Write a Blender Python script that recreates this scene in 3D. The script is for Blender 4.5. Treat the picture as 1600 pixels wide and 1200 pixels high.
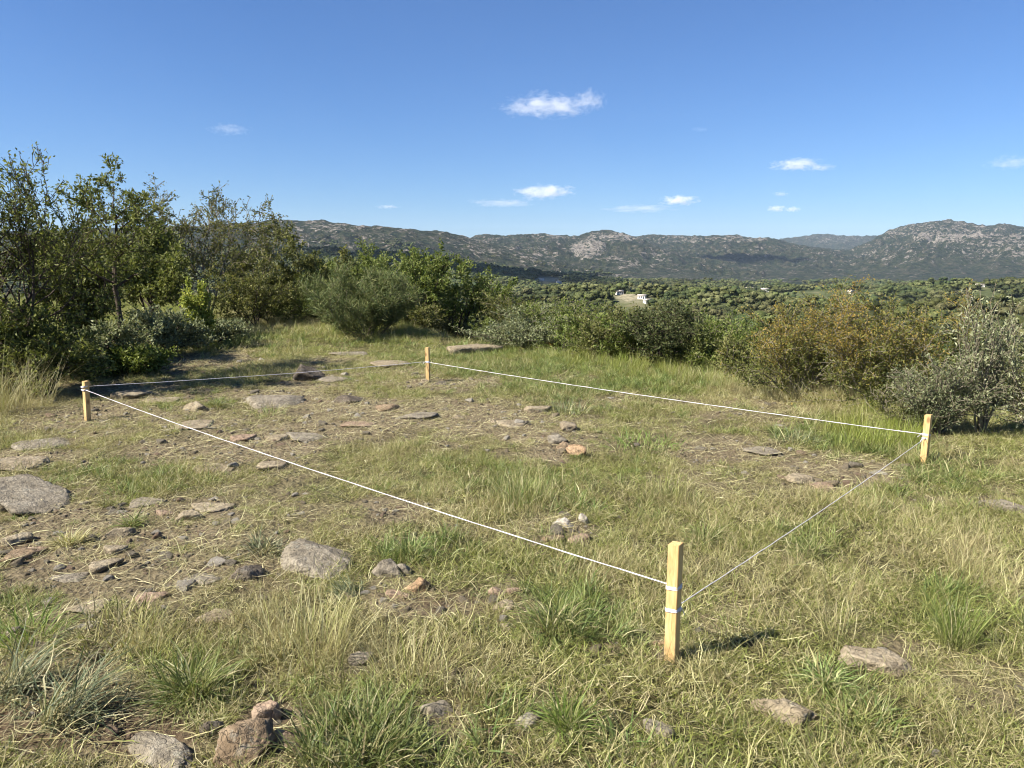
import bpy, bmesh, math, random
import numpy as np
from mathutils import Vector, Matrix, Quaternion

for o in list(bpy.data.objects):
    bpy.data.objects.remove(o)
SC = bpy.context.scene
COL = SC.collection
R = math.radians

# ------------------------------------------------------------------ camera, sky, sun, exposure
EYE = 1.6
PITCH = R(9.45)
F = 1202.0                       # focal length in pixels of the 1600 px wide photograph
cam_data = bpy.data.cameras.new('camera')
cam_data.sensor_width = 36.0
cam_data.lens = F / 1600 * 36.0
cam_data.clip_start = 0.05
cam_data.clip_end = 90000
cam = bpy.data.objects.new('camera', cam_data)
COL.objects.link(cam)
cam.location = (0, 0, EYE)
cam.rotation_euler = (math.pi / 2 - PITCH, 0, 0)
SC.camera = cam

SUN_AZ = -112.0                  # degrees clockwise from +Y (straight ahead)
SUN_EL = 43.0
sd = Vector((math.sin(R(SUN_AZ)) * math.cos(R(SUN_EL)), math.cos(R(SUN_AZ)) * math.cos(R(SUN_EL)), math.sin(R(SUN_EL))))
W = bpy.data.worlds.new('World')
SC.world = W
W.use_nodes = True
wn = W.node_tree.nodes
wl = W.node_tree.links
bg = wn['Background']
sky = wn.new('ShaderNodeTexSky')
sky.sky_type = 'NISHITA'
sky.sun_disc = False
sky.sun_elevation = R(SUN_EL)
sky.sun_rotation = R(SUN_AZ % 360)
sky.altitude = 2500
sky.air_density = 1.4
sky.dust_density = 0.3
sky.ozone_density = 8.0
tint = wn.new('ShaderNodeMix')
tint.data_type = 'RGBA'
tint.blend_type = 'MULTIPLY'
tint.inputs[0].default_value = 1.0
tint.inputs[7].default_value = (0.74, 0.90, 1.12, 1)
wl.new(sky.outputs[0], tint.inputs[6])
wl.new(tint.outputs[2], bg.inputs[0])
bg.inputs[1].default_value = 0.047
sun_data = bpy.data.lights.new('sun', 'SUN')
sun_data.energy = 5.0
sun_data.angle = R(0.53)
sun_data.color = (1.0, 0.94, 0.83)
sun = bpy.data.objects.new('sun', sun_data)
COL.objects.link(sun)
sun.rotation_euler = sd.to_track_quat('Z', 'Y').to_euler()
sun.location = (-20, -10, 30)

vs = SC.view_settings
vs.view_transform = 'Standard'
vs.look = 'None'
vs.exposure = 1.36
vs.gamma = 1.0
vs.use_curve_mapping = False
SC.render.engine = 'CYCLES'
SC.cycles.use_denoising = True
SC.cycles.filter_width = 1.1
SC.cycles.max_bounces = 6
SC.cycles.diffuse_bounces = 3
SC.cycles.glossy_bounces = 2
SC.cycles.transmission_bounces = 3
SC.cycles.transparent_max_bounces = 8
SC.cycles.volume_bounces = 4
SC.cycles.caustics_reflective = False
SC.cycles.caustics_refractive = False

# ------------------------------------------------------------------ numeric helpers
CP, SP = math.cos(PITCH), math.sin(PITCH)


def pdir(x, y):
    """direction (world) through pixel x, y of the 1600x1200 photograph"""
    u = (x - 800) / F
    v = (600 - y) / F
    return np.array([u, CP + v * SP, -SP + v * CP])


def project(X, Y, Z):
    """world point -> pixel of the photograph (used to lay out ground cover)"""
    f = Y * CP - (Z - EYE) * SP
    up = Y * SP + (Z - EYE) * CP
    f = np.where(f < 0.05, 0.05, f)
    return 800 + F * X / f, 600 - F * up / f


def _hash(ix, iy, seed):
    h = (ix.astype(np.int64) * 374761393 + iy.astype(np.int64) * 668265263 + seed * 1442695041) & 0xFFFFFFFF
    h = ((h ^ (h >> 13)) * 1274126177) & 0xFFFFFFFF
    h = ((h ^ (h >> 16)) * 2246822519) & 0xFFFFFFFF
    return ((h ^ (h >> 15)) & 0xFFFFFF) / float(0xFFFFFF)


def vnoise(x, y, seed=0):
    x = np.asarray(x, float)
    y = np.asarray(y, float)
    ix, iy = np.floor(x), np.floor(y)
    fx, fy = x - ix, y - iy
    fx = fx * fx * fx * (fx * (fx * 6 - 15) + 10)
    fy = fy * fy * fy * (fy * (fy * 6 - 15) + 10)
    a = _hash(ix, iy, seed)
    b = _hash(ix + 1, iy, seed)
    c = _hash(ix, iy + 1, seed)
    d = _hash(ix + 1, iy + 1, seed)
    return (a + (b - a) * fx + (c - a) * fy + (a - b - c + d) * fx * fy) * 2 - 1


def fbm(x, y, octaves=4, seed=0, gain=0.5):
    t = 0.0
    amp = 1.0
    tot = 0.0
    x = np.asarray(x, float)
    y = np.asarray(y, float)
    for k in range(octaves):
        t = t + amp * vnoise(x, y, seed + k * 17)
        tot += amp
        amp *= gain
        x, y = x * 1.93 + 11.3, y * 1.93 - 7.1
        x, y = 0.8 * x - 0.6 * y, 0.6 * x + 0.8 * y
    return t / tot


def ridged(x, y, octaves=4, seed=0):
    t = 0.0
    amp = 1.0
    tot = 0.0
    x = np.asarray(x, float)
    y = np.asarray(y, float)
    for k in range(octaves):
        t = t + amp * (1 - 2 * np.abs(vnoise(x, y, seed + k * 31)))
        tot += amp
        amp *= 0.55
        x, y = x * 2.03 + 3.3, y * 2.03 - 5.1
        x, y = 0.8 * x - 0.6 * y, 0.6 * x + 0.8 * y
    return t / tot


def sstep(a, b, x):
    t = np.clip((x - a) / (b - a), 0, 1)
    return t * t * (3 - 2 * t)


# ------------------------------------------------------------------ terrain height
AZK = np.array([-180, -120, -60, -33, -20, -14, -10, -3, 5, 14, 22, 34, 60, 120, 180.0])
EDK = np.array([40, 40, 42, 40, 30, 25, 18.5, 14.3, 12.4, 10.8, 9.6, 9.0, 10, 25, 40.0])
SK = np.log1p(np.array([0, 4, 12, 40, 100, 280, 600, 1000, 1500, 2500, 4000, 16000.0]))
ZK = np.array([0, -0.45, -2.0, -6.0, -12.2, -26, -42, -54, -64, -82, -95, -120.0])


def interp_smooth(x, xs, ys):
    i = np.clip(np.searchsorted(xs, x) - 1, 0, len(xs) - 2)
    t = np.clip((x - xs[i]) / (xs[i + 1] - xs[i]), 0, 1)
    return ys[i] + (ys[i + 1] - ys[i]) * t


# ridge lines read off the photograph: (distance, front depth, [(px, py) ...], noise amplitude)
RIDGES = [
    (1500, 560, [(-400, 420), (300, 392), (500, 391), (560, 394), (620, 398), (680, 408), (740, 418), (800, 427), (860, 433), (930, 440), (1000, 449), (1100, 470)], 3),
    (3300, 1250, [(-700, 400), (-300, 380), (0, 362), (300, 353), (380, 348), (440, 345), (500, 347), (560, 352), (620, 356), (660, 361), (700, 364), (740, 376), (790, 389), (850, 404), (920, 420), (1000, 444), (1100, 470)], 14),
    (4700, 1900, [(500, 400), (640, 382), (735, 374), (760, 368), (790, 371), (820, 367), (850, 366), (880, 370), (905, 370), (925, 364), (950, 361), (975, 364), (995, 373), (1030, 385), (1080, 396), (1140, 409), (1200, 426), (1260, 446), (1400, 470)], 20),
    (5800, 2300, [(800, 390), (900, 377), (1000, 371), (1020, 369), (1060, 371), (1100, 371), (1150, 368), (1190, 373), (1215, 377), (1260, 387), (1330, 397), (1400, 407), (1500, 432), (1600, 470)], 24),
    (9500, 2300, [(900, 395), (1100, 382), (1210, 376), (1240, 371), (1270, 366), (1300, 368), (1340, 370), (1380, 367), (1450, 375), (1600, 380), (2200, 400)], 26),
    (6200, 2600, [(1150, 470), (1230, 446), (1300, 408), (1350, 384), (1375, 372), (1400, 360), (1430, 351), (1475, 346), (1510, 350), (1540, 357), (1575, 353), (1600, 359), (1700, 366), (1900, 380), (2300, 400)], 30),
    (480, 210, [(560, 500), (700, 486), (800, 474), (880, 464), (960, 458), (1050, 459), (1130, 466), (1220, 478), (1320, 492), (1450, 520)], 2.5),
    (1050, 380, [(1050, 480), (1150, 464), (1250, 457), (1350, 453), (1480, 448), (1600, 446), (1900, 446), (2300, 452)], 4),
    (300, 110, [(1250, 540), (1330, 512), (1420, 500), (1520, 494), (1620, 496), (1750, 505), (2000, 520)], 2.0),
]
RTAB = []
for (RD, RW, prof, na) in RIDGES:
    az, hh = [], []
    for (px, py) in prof:
        d = pdir(px, py)
        az.append(math.atan2(d[0], d[1]))
        hh.append(EYE + RD * d[2] / math.hypot(d[0], d[1]))
    az[0] -= 0.6
    az[-1] += 0.6
    RTAB.append((RD, RW, np.array(az), np.array(hh), na))


def H(x, y, parts=False):
    x = np.asarray(x, float)
    y = np.asarray(y, float)
    r = np.hypot(x, y)
    az = np.arctan2(x, y)
    D = np.interp(np.degrees(az), AZK, EDK)
    s = np.maximum(r - D, 0)
    z = interp_smooth(np.log1p(s), SK, ZK)
    # rolling ground in the valley
    z = z + 3.2 * fbm(x / 90, y / 90, 3, 5) * sstep(50, 200, r) + 9.0 * fbm(x / 330, y / 330, 3, 9) * sstep(200, 600, r)
    # plateau relief
    near = 1 - sstep(25, 60, r)
    z = z + near * (0.035 * fbm(x / 2.1, y / 2.1, 3, 1) + 0.016 * fbm(x / 0.55, y / 0.55, 3, 2) + 0.006 * fbm(x / 0.16, y / 0.16, 2, 3))
    base = z
    out = z
    which = np.full(r.shape, -1)
    for i, (RD, RW, azs, hs, na) in enumerate(RTAB):
        h = np.interp(az, azs, hs)
        wob = 0.10 * RW * fbm(az * 14 + i * 7, r * 0 + i, 3, 40 + i)
        Rr = RD + wob
        h = h * (Rr / RD)
        tfront = np.clip((r - (Rr - RW)) / RW, 0, 1)
        tback = np.clip((Rr + RW * 0.8 - r) / (RW * 0.8), 0, 1)
        S = np.where(r < Rr, tfront ** 1.25 * (1 - 0.25 * tfront) / 0.75, tback ** 1.3)
        S = np.clip(S, 0, 1)
        sc = 520.0 if i else 260.0
        n1 = ridged(x / sc, y / sc, 5, 60 + i * 3)
        n2 = fbm(x / 130, y / 130, 4, 80 + i)
        n4 = ridged(x / 60, y / 60, 3, 90 + i)
        env = np.clip(S * (1 - S) * 4, 0, 1) * 1.0 + 0.0
        kn = ridged(x / 210, y / 210, 4, 110 + i)
        zi = base + (h - base) * S + na * 0.55 * np.clip(kn, 0, 1) * S * S + na * env * (2.5 * n1 - 0.4) + (na * 0.9 * n2 + na * 0.9 * n4) * np.clip(S * 3, 0, 1) * (0.55 + 0.45 * env)
        zi = np.where((S > 0) & (h > base), zi, -1e5)
        which = np.where(zi > out, i, which)
        out = np.maximum(out, zi)
    if parts:
        return out, which
    return out


def h1(x, y):
    return float(H(np.array([x]), np.array([y]))[0])


def ground_at(px, py):
    """the ground point seen at a pixel of the photograph"""
    d = pdir(px, py)
    t = 1.0
    ts = np.exp(np.linspace(math.log(0.8), math.log(3000), 1500))
    P = ts[:, None] * d[None, :]
    below = (EYE + P[:, 2]) < H(P[:, 0], P[:, 1])
    k = int(np.argmax(below)) if below.any() else len(ts) - 1
    a, b = ts[max(k - 1, 0)], ts[k]
    tt = np.linspace(a, b, 40)
    P = tt[:, None] * d[None, :]
    below = (EYE + P[:, 2]) < H(P[:, 0], P[:, 1])
    k = int(np.argmax(below)) if below.any() else 39
    p = P[k]
    return Vector((p[0], p[1], float(H(p[0:1], p[1:2])[0])))


def depth_of(p):
    return p[1] * CP - (p[2] - EYE) * SP


def z_at(X, Y, py):
    """height of the point above ground position X, Y that shows at pixel row py"""
    v = (600 - py) / F
    return EYE + Y * (-SP + v * CP) / (CP + v * SP)


# ------------------------------------------------------------------ mesh helpers
def mesh_np(name, verts, faces, mats=(), attrs=None, smooth=False, fmat=None):
    """verts (n,3), faces: list of int arrays (m,k)"""
    me = bpy.data.meshes.new(name)
    if not isinstance(faces, list):
        faces = [faces]
    verts = np.ascontiguousarray(verts, dtype=np.float32)
    me.vertices.add(len(verts))
    me.vertices.foreach_set('co', verts.ravel())
    li = np.concatenate([f.ravel() for f in faces]).astype(np.int32)
    tot = np.concatenate([np.full(len(f), f.shape[1], np.int32) for f in faces])
    start = np.concatenate([[0], np.cumsum(tot)[:-1]]).astype(np.int32)
    me.loops.add(len(li))
    me.loops.foreach_set('vertex_index', li)
    me.polygons.add(len(tot))
    me.polygons.foreach_set('loop_start', start)
    try:
        me.polygons.foreach_set('loop_total', tot)
    except Exception:
        pass
    if smooth:
        me.polygons.foreach_set('use_smooth', np.ones(len(tot), bool))
    for m in mats:
        me.materials.append(m)
    if fmat is not None:
        me.polygons.foreach_set('material_index', fmat.astype(np.int32))
    for k, v in (attrs or {}).items():
        v = np.asarray(v, np.float32)
        if v.ndim == 1:
            a = me.attributes.new(k, 'FLOAT', 'POINT')
            a.data.foreach_set('value', v)
        else:
            a = me.attributes.new(k, 'FLOAT_VECTOR', 'POINT')
            a.data.foreach_set('vector', v.ravel())
    me.update(calc_edges=True)
    me.validate()
    return me


def link(name, data, parent=None, label=None, cat=None, group=None, kind=None, loc=None, rot=None):
    o = bpy.data.objects.new(name, data)
    COL.objects.link(o)
    if parent is not None:
        o.parent = parent
    if label:
        o['label'] = label
    if cat:
        o['category'] = cat
    if group:
        o['group'] = group
    if kind:
        o['kind'] = kind
    if loc is not None:
        o.location = loc
    if rot is not None:
        o.rotation_euler = rot
    return o


def copy_thing(root, loc, rz, scale=1.0, label=None, group=None, tilt=(0, 0)):
    r = root.copy()
    COL.objects.link(r)
    r.location = loc
    r.rotation_euler = (tilt[0], tilt[1], rz)
    r.scale = (scale, scale, scale) if not isinstance(scale, tuple) else scale
    if label:
        r['label'] = label
    if group:
        r['group'] = group
    for ch in list(root.children):
        c = ch.copy()
        COL.objects.link(c)
        c.parent = r
    return r


# ------------------------------------------------------------------ materials
class NT:
    def __init__(self, name):
        self.m = bpy.data.materials.new(name)
        self.m.use_nodes = True
        self.n = self.m.node_tree.nodes
        self.l = self.m.node_tree.links
        self.n.clear()
        self.out = self.n.new('ShaderNodeOutputMaterial')

    def add(self, t, **kw):
        nd = self.n.new('ShaderNode' + t)
        for k, v in kw.items():
            setattr(nd, k, v)
        return nd

    def wire(self, a, b):
        self.l.new(a, b)

    def setv(self, sock, v):
        if hasattr(v, 'is_linked') or hasattr(v, 'links'):
            self.l.new(v, sock)
        else:
            if isinstance(v, (tuple, list)) and len(v) == 3 and sock.type == 'RGBA':
                v = (*v, 1)
            sock.default_value = v

    def mix(self, fac, a, b, blend='MIX'):
        nd = self.add('Mix', data_type='RGBA', blend_type=blend)
        self.setv(nd.inputs[0], fac)
        self.setv(nd.inputs[6], a)
        self.setv(nd.inputs[7], b)
        return nd.outputs[2]

    def noise(self, scale, detail=4, rough=0.55, vec=None, dist=0.0):
        nd = self.add('TexNoise')
        nd.inputs['Scale'].default_value = scale
        nd.inputs['Detail'].default_value = detail
        nd.inputs['Roughness'].default_value = rough
        nd.inputs['Distortion'].default_value = dist
        if vec is not None:
            self.wire(vec, nd.inputs['Vector'])
        return nd.outputs['Fac']

    def voronoi(self, scale, vec=None, feature='F1', out='Distance'):
        nd = self.add('TexVoronoi', feature=feature)
        nd.inputs['Scale'].default_value = scale
        if vec is not None:
            self.wire(vec, nd.inputs['Vector'])
        return nd.outputs[out]

    def ramp(self, fac, *stops):
        nd = self.add('ValToRGB')
        cr = nd.color_ramp
        while len(cr.elements) < len(stops):
            cr.elements.new(0.5)
        for e, (p, c) in zip(cr.elements, stops):
            e.position = p
            e.color = (*c, 1) if len(c) == 3 else c
        self.setv(nd.inputs[0], fac)
        return nd.outputs[0]

    def remap(self, v, a, b, c=0.0, d=1.0):
        nd = self.add('MapRange')
        nd.clamp = True
        self.setv(nd.inputs[0], v)
        for k, q in zip((1, 2, 3, 4), (a, b, c, d)):
            nd.inputs[k].default_value = q
        return nd.outputs[0]

    def math(self, op, a, b=0.0):
        nd = self.add('Math', operation=op)
        self.setv(nd.inputs[0], a)
        self.setv(nd.inputs[1], b)
        return nd.outputs[0]

    def attr(self, name, kind='GEOMETRY', out='Fac'):
        nd = self.add('Attribute', attribute_type=kind, attribute_name=name)
        return nd.outputs[out]

    def coord(self, which='Object'):
        return self.add('TexCoord').outputs[which]

    def bump(self, h, strength=0.5, dist=0.02):
        nd = self.add('Bump')
        nd.inputs['Strength'].default_value = strength
        nd.inputs['Distance'].default_value = dist
        self.wire(h, nd.inputs['Height'])
        return nd.outputs[0]

    def principled(self, color, rough=0.9, spec=0.2, normal=None):
        b = self.add('BsdfPrincipled')
        self.setv(b.inputs['Base Color'], color)
        self.setv(b.inputs['Roughness'], rough)
        b.inputs['Specular IOR Level'].default_value = spec
        if normal is not None:
            self.wire(normal, b.inputs['Normal'])
        return b

    def finish(self, shader):
        self.wire(shader, self.out.inputs[0])
        return self.m


def leaf_material(name, stops, transl=0.3, rough=0.55, spec=0.25, attr='rnd', kind='GEOMETRY', inst=None, wood=None):
    """colour by a per-leaf random value; part of the light passes through"""
    t = NT(name)
    col = t.ramp(t.attr(attr, kind), *stops)
    if inst:                                     # per-plant tint
        rn = t.add('ObjectInfo').outputs['Random'] if inst == 'object' else t.attr('tint', 'INSTANCER')
        hs = t.add('HueSaturation')
        t.wire(t.remap(rn, 0, 1, 0.48, 0.52), hs.inputs['Hue'])
        t.wire(t.remap(t.math('FRACT', t.math('MULTIPLY', rn, 9.7)) if inst == 'object' else rn, 0, 1, 0.62, 1.3), hs.inputs['Value'])
        hs.inputs['Saturation'].default_value = 1.0
        t.wire(col, hs.inputs['Color'])
        col = hs.outputs[0]
    p = t.principled(col, max(rough, 0.62), min(spec, 0.2))
    tr = t.add('BsdfTranslucent')
    t.wire(t.mix(1.0, col, (1.0, 1.0, 0.62), 'MULTIPLY'), tr.inputs[0])
    mx = t.add('MixShader')
    mx.inputs[0].default_value = transl
    t.wire(p.outputs[0], mx.inputs[1])
    t.wire(tr.outputs[0], mx.inputs[2])
    return t.finish(mx.outputs[0])


def rock_material(name, c1, c2, c3, lichen=0.3):
    t = NT(name)
    oi = t.add('ObjectInfo')
    vadd = t.add('VectorMath', operation='ADD')
    t.wire(t.coord('Object'), vadd.inputs[0])
    t.wire(oi.outputs['Location'], vadd.inputs[1])
    v = vadd.outputs[0]
    n1 = t.noise(9, 6, 0.62, v, 0.4)
    n2 = t.noise(42, 5, 0.65, v)
    n3 = t.noise(3.2, 3, 0.5, v)
    col = t.ramp(n1, (0.30, c1), (0.52, c2), (0.72, c3))
    col = t.mix(t.remap(n2, 0.35, 0.7, 0.0, 0.55), col, tuple(x * 0.45 for x in c1))
    li = t.math('MULTIPLY', t.remap(t.noise(24, 3, 0.6, v), 0.56, 0.64, 0, 1), t.remap(n3, 0.4, 0.6, 0.0, lichen))
    col = t.mix(li, col, (0.33, 0.33, 0.27))
    wv = t.add('VectorMath', operation='ADD')
    t.wire(v, wv.inputs[0])
    wn_ = t.add('TexNoise')
    wn_.inputs['Scale'].default_value = 6.0
    t.wire(v, wn_.inputs['Vector'])
    t.wire(wn_.outputs['Color'], wv.inputs[1])
    crack = t.voronoi(8.5, wv.outputs[0], 'DISTANCE_TO_EDGE')
    ck = t.remap(crack, 0.0, 0.02, 0.0, 1.0)
    col = t.mix(t.math('MULTIPLY', t.math('SUBTRACT', 1.0, ck), t.remap(n3, 0.36, 0.5, 0.1, 0.8)), col, (0.05, 0.042, 0.03))
    hgt = t.math('ADD', t.math('MULTIPLY', n2, 0.5), t.math('ADD', t.math('MULTIPLY', n1, 0.9), t.math('MULTIPLY', ck, 0.15)))
    return t.finish(t.principled(col, 0.92, 0.2, t.bump(hgt, 1.0, 0.035)).outputs[0])


M_ROCK = {
    'grey': rock_material('rock_grey', (0.165, 0.138, 0.100), (0.27, 0.232, 0.172), (0.36, 0.32, 0.25)),
    'beige': rock_material('rock_beige', (0.21, 0.165, 0.105), (0.32, 0.262, 0.175), (0.42, 0.355, 0.25)),
    'pink': rock_material('rock_pink', (0.23, 0.155, 0.105), (0.33, 0.238, 0.165), (0.41, 0.31, 0.22), 0.1),
    'brown': rock_material('rock_brown', (0.15, 0.105, 0.062), (0.25, 0.18, 0.112), (0.34, 0.26, 0.17)),
    'dark': rock_material('rock_dark', (0.085, 0.068, 0.050), (0.15, 0.122, 0.092), (0.235, 0.20, 0.155), 0.2),
    'white': rock_material('rock_white', (0.36, 0.31, 0.245), (0.50, 0.45, 0.37), (0.60, 0.56, 0.48), 0.05),
    'orange': rock_material('rock_orange', (0.24, 0.15, 0.08), (0.36, 0.24, 0.14), (0.45, 0.33, 0.21), 0.1),
}

# ------------------------------------------------------------------ ground cover plan (laid out from the photograph)
BARE = [  # px, py, rx, ry, strength
    (70, 1130, 130, 60, 1.0), (210, 1140, 130, 55, .9), (420, 1150, 90, 60, .9), (150, 900, 200, 45, .75), (40, 850, 80, 45, .8), (300, 895, 120, 40, .8),
    (410, 900, 90, 45, .8), (240, 935, 90, 25, .6), (690, 940, 130, 32, 1.0), (790, 940, 60, 40, .8), (620, 920, 60, 30, .8),
    (250, 565, 150, 17, 1.0), (190, 612, 90, 18, .8), (250, 650, 110, 18, .7), (400, 690, 120, 36, .8), (350, 670, 80, 20, .6),
    (590, 635, 170, 22, .75), (740, 655, 120, 28, .8), (560, 660, 100, 20, .5), (880, 690, 60, 36, .8), (860, 825, 75, 30, .85), (700, 600, 90, 12, .8),
    (1310, 735, 120, 34, .85), (1180, 640, 100, 13, .7), (1130, 700, 90, 22, .5), (1010, 630, 120, 12, .4), (300, 800, 90, 30, .7), (130, 770, 80, 30, .5),
    (1550, 782, 70, 14, .7), (60, 720, 80, 16, .6), (620, 790, 60, 22, .6), (470, 760, 60, 20, .4), (560, 1040, 40, 30, .6), (690, 1130, 80, 45, .7),
    (840, 1130, 60, 30, .6), (1040, 1015, 50, 20, .7), (1260, 1090, 70, 25, .5), (1380, 1010, 70, 22, .5), (1100, 970, 60, 22, .5), (970, 1000, 70, 20, .6),
    (1190, 870, 70, 14, .5), (820, 760, 50, 15, .3), (960, 700, 60, 20, .4), (1440, 790, 60, 15, .5), (480, 600, 70, 14, .5), (540, 560, 80, 10, .5),
    (720, 1050, 60, 20, .4), (420, 1060, 50, 20, .4),
    (200, 850, 230, 70, .62), (330, 850, 140, 50, .6), (60, 800, 120, 40, .5), (480, 650, 330, 55, .5), (820, 670, 240, 50, .45), (330, 700, 160, 40, .45), (1180, 730, 180, 50, .45),
    (400, 800, 140, 40, .4), (560, 600, 160, 20, .5), (1060, 660, 200, 22, .45), (150, 660, 120, 30, .5), (60, 960, 100, 40, .4), (120, 1060, 110, 60, .5),
]
GREEN = [(1000, 585, 330, 34, .8), (1360, 690, 100, 30, .9), (800, 560, 200, 25, .7), (300, 1050, 110, 60, .6), (560, 1140, 130, 70, .9), (880, 960, 90, 50, .7),
         (640, 850, 80, 28, .9), (410, 850, 60, 25, .8), (40, 940, 90, 40, .7), (150, 745, 120, 30, .5), (860, 750, 200, 55, .35), (1250, 850, 70, 25, .6),
         (1500, 740, 120, 40, .5), (1320, 1060, 80, 30, .6), (1480, 960, 60, 60, .7), (1000, 790, 120, 30, .3), (330, 620, 60, 20, .7), (280, 560, 130, 14, .3),
         (400, 535, 150, 14, .6), (620, 545, 120, 14, .6), (890, 635, 60, 16, .7), (1250, 680, 50, 16, .8), (960, 690, 70, 18, .4), (500, 700, 60, 25, .4)]
DRY = [(500, 980, 190, 70, .8), (650, 1020, 150, 50, .8), (1000, 880, 150, 60, .4), (1250, 930, 130, 50, .4), (30, 600, 90, 60, 1.0), (1480, 880, 140, 60, .5),
       (430, 500, 80, 12, 1.0), (1250, 620, 180, 24, .7), (760, 800, 120, 40, .3), (1100, 1080, 150, 50, .4), (100, 700, 120, 30, .4), (250, 990, 120, 40, .5), (780, 1040, 120, 40, .5)]


def patches(lst, px, py):
    v = np.zeros(np.shape(px))
    for (cx, cy, rx, ry, s) in lst:
        q = ((px - cx) / rx) ** 2 + ((py - cy) / ry) ** 2
        v = np.maximum(v, s * np.clip(1.35 - q, 0, 1))
    return v


def cover(x, y, z):
    px, py = project(x, y, z)
    inview = (y > 0.4)
    nb = fbm(x / 0.9, y / 0.9, 4, 21)
    jx = 26 * fbm(x / 0.35, y / 0.35, 3, 22)
    jy = 12 * fbm(x / 0.35, y / 0.35, 3, 23)
    bare = np.where(inview, patches(BARE, px + jx, py + jy), 0.0)
    nf = fbm(x / 0.28, y / 0.28, 3, 24)
    leftish = np.where(inview, np.clip((620 - px) / 500, 0, 1) * np.clip((py - 560) / 60, 0, 1) * np.clip((1010 - py) / 120, 0, 1), 0)
    bare = np.clip(bare * 1.2 + 0.25 * leftish + np.clip(nb * 0.9 - 0.03, -0.3, 0.55) + 0.35 * nf * (bare > 0.05), 0, 1)
    green = np.where(inview, patches(GREEN, px + jx, py + jy), 0.0)
    dry = np.where(inview, patches(DRY, px + jx, py + jy), 0.0)
    return bare, green, dry


# ------------------------------------------------------------------ ground and hills
AZF = np.concatenate([np.linspace(-180, -50, 60, endpoint=False), np.linspace(-50, 50, 760, endpoint=False), np.linspace(50, 180, 60, endpoint=False)])
AZF = np.radians(AZF)


def polar_sheet(name, radii, azs, mats, closed, attrs_fn=None, smooth=True):
    rr, aa = np.meshgrid(radii, azs, indexing='ij')
    x, y = rr * np.sin(aa), rr * np.cos(aa)
    z, which = H(x, y, True)
    n, m = rr.shape
    V = np.stack([x, y, z], -1).reshape(-1, 3)
    idx = np.arange(n * m).reshape(n, m)
    if closed:
        nx = np.roll(idx, -1, axis=1)
        a, b, c, d = idx[:-1], nx[:-1], nx[1:], idx[1:]
    else:
        a, b, c, d = idx[:-1, :-1], idx[:-1, 1:], idx[1:, 1:], idx[1:, :-1]
    faces = np.stack([a, d, c, b], -1).reshape(-1, 4)
    at = attrs_fn(V[:, 0], V[:, 1], V[:, 2], which.reshape(-1)) if attrs_fn else None
    return mesh_np(name, V, faces, mats, at, smooth)


def ground_material():
    t = NT('dry_soil')
    v = t.coord('Object')
    n1 = t.noise(1.6, 6, 0.6, v)
    n2 = t.noise(8, 8, 0.72, v, 0.5)
    n3 = t.noise(70, 4, 0.6, v)
    vo = t.voronoi(34, v)
    soil = t.ramp(n2, (0.30, (0.048, 0.036, 0.021)), (0.5, (0.138, 0.108, 0.064)), (0.70, (0.26, 0.217, 0.137)))
    soil = t.mix(t.remap(n1, 0.4, 0.65, 0, 0.6), soil, (0.175, 0.138, 0.084))
    soil = t.mix(t.remap(n3, 0.48, 0.7, 0, 0.5), soil, (0.30, 0.25, 0.17))
    # last leaf litter and moss between the tufts where grass grows
    mat = t.ramp(n2, (0.3, (0.045, 0.040, 0.018)), (0.55, (0.10, 0.09, 0.038)), (0.75, (0.17, 0.155, 0.07)))
    soil = t.mix(t.math('MULTIPLY', t.attr('dark_soil_shade'), t.remap(n2, 0.35, 0.65, 1.0, 0.55)), soil, (0.075, 0.048, 0.030))  # dark reddish soil, with the shade among the tussocks painted into its colour
    near = t.mix(t.attr('bare'), mat, soil)
    farc = t.ramp(t.noise(0.05, 6, 0.65, v), (0.35, (0.04, 0.05, 0.018)), (0.55, (0.075, 0.085, 0.035)), (0.72, (0.14, 0.125, 0.07)))
    farc = t.mix(t.math('MULTIPLY', t.attr('pale'), t.remap(t.noise(0.35, 4, 0.7, v), 0.35, 0.6, 0.2, 1.0)), farc, (0.30, 0.26, 0.18))
    col = t.mix(t.attr('far'), near, farc)
    hgt = t.math('ADD', t.math('MULTIPLY', n2, 1.0), t.math('ADD', t.math('MULTIPLY', n3, 0.35), t.math('MULTIPLY', vo, 0.5)))
    return t.finish(t.principled(col, 0.95, 0.12, t.bump(hgt, 1.0, 0.035)).outputs[0])


CLEARINGS = ((985, 463, 26, 7), (1385, 484, 34, 7), (1140, 528, 42, 12), (860, 437, 28, 4), (1270, 447, 50, 3), (1500, 460, 14, 3))


def ground_attrs(x, y, z, w):
    r = np.hypot(x, y)
    bare, green, dry = cover(x, y, z)
    px, py = project(x, y, z)
    pale = np.zeros(r.shape)
    for (cx, cy, rx, ry) in CLEARINGS:
        pale = np.maximum(pale, np.where((r > 60) & (y > 0), np.clip(1.5 - ((px - cx) / rx) ** 2 - ((py - cy) / ry) ** 2, 0, 1), 0))
    jx = 22 * fbm(x / 0.3, y / 0.3, 3, 25)
    hum = np.where(y > 0.4, patches([(70, 1125, 150, 70, 1.0), (215, 1130, 130, 60, .9), (420, 1150, 90, 60, .8), (720, 945, 90, 28, .6), (30, 870, 60, 25, .6), (250, 570, 130, 15, .7), (390, 905, 50, 25, .7)], px + jx, py + jx * 0.6), 0)  # patches of dark soil and painted shade
    return {'bare': bare, 'far': sstep(14, 40, r), 'pale': pale, 'dark_soil_shade': hum}


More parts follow.
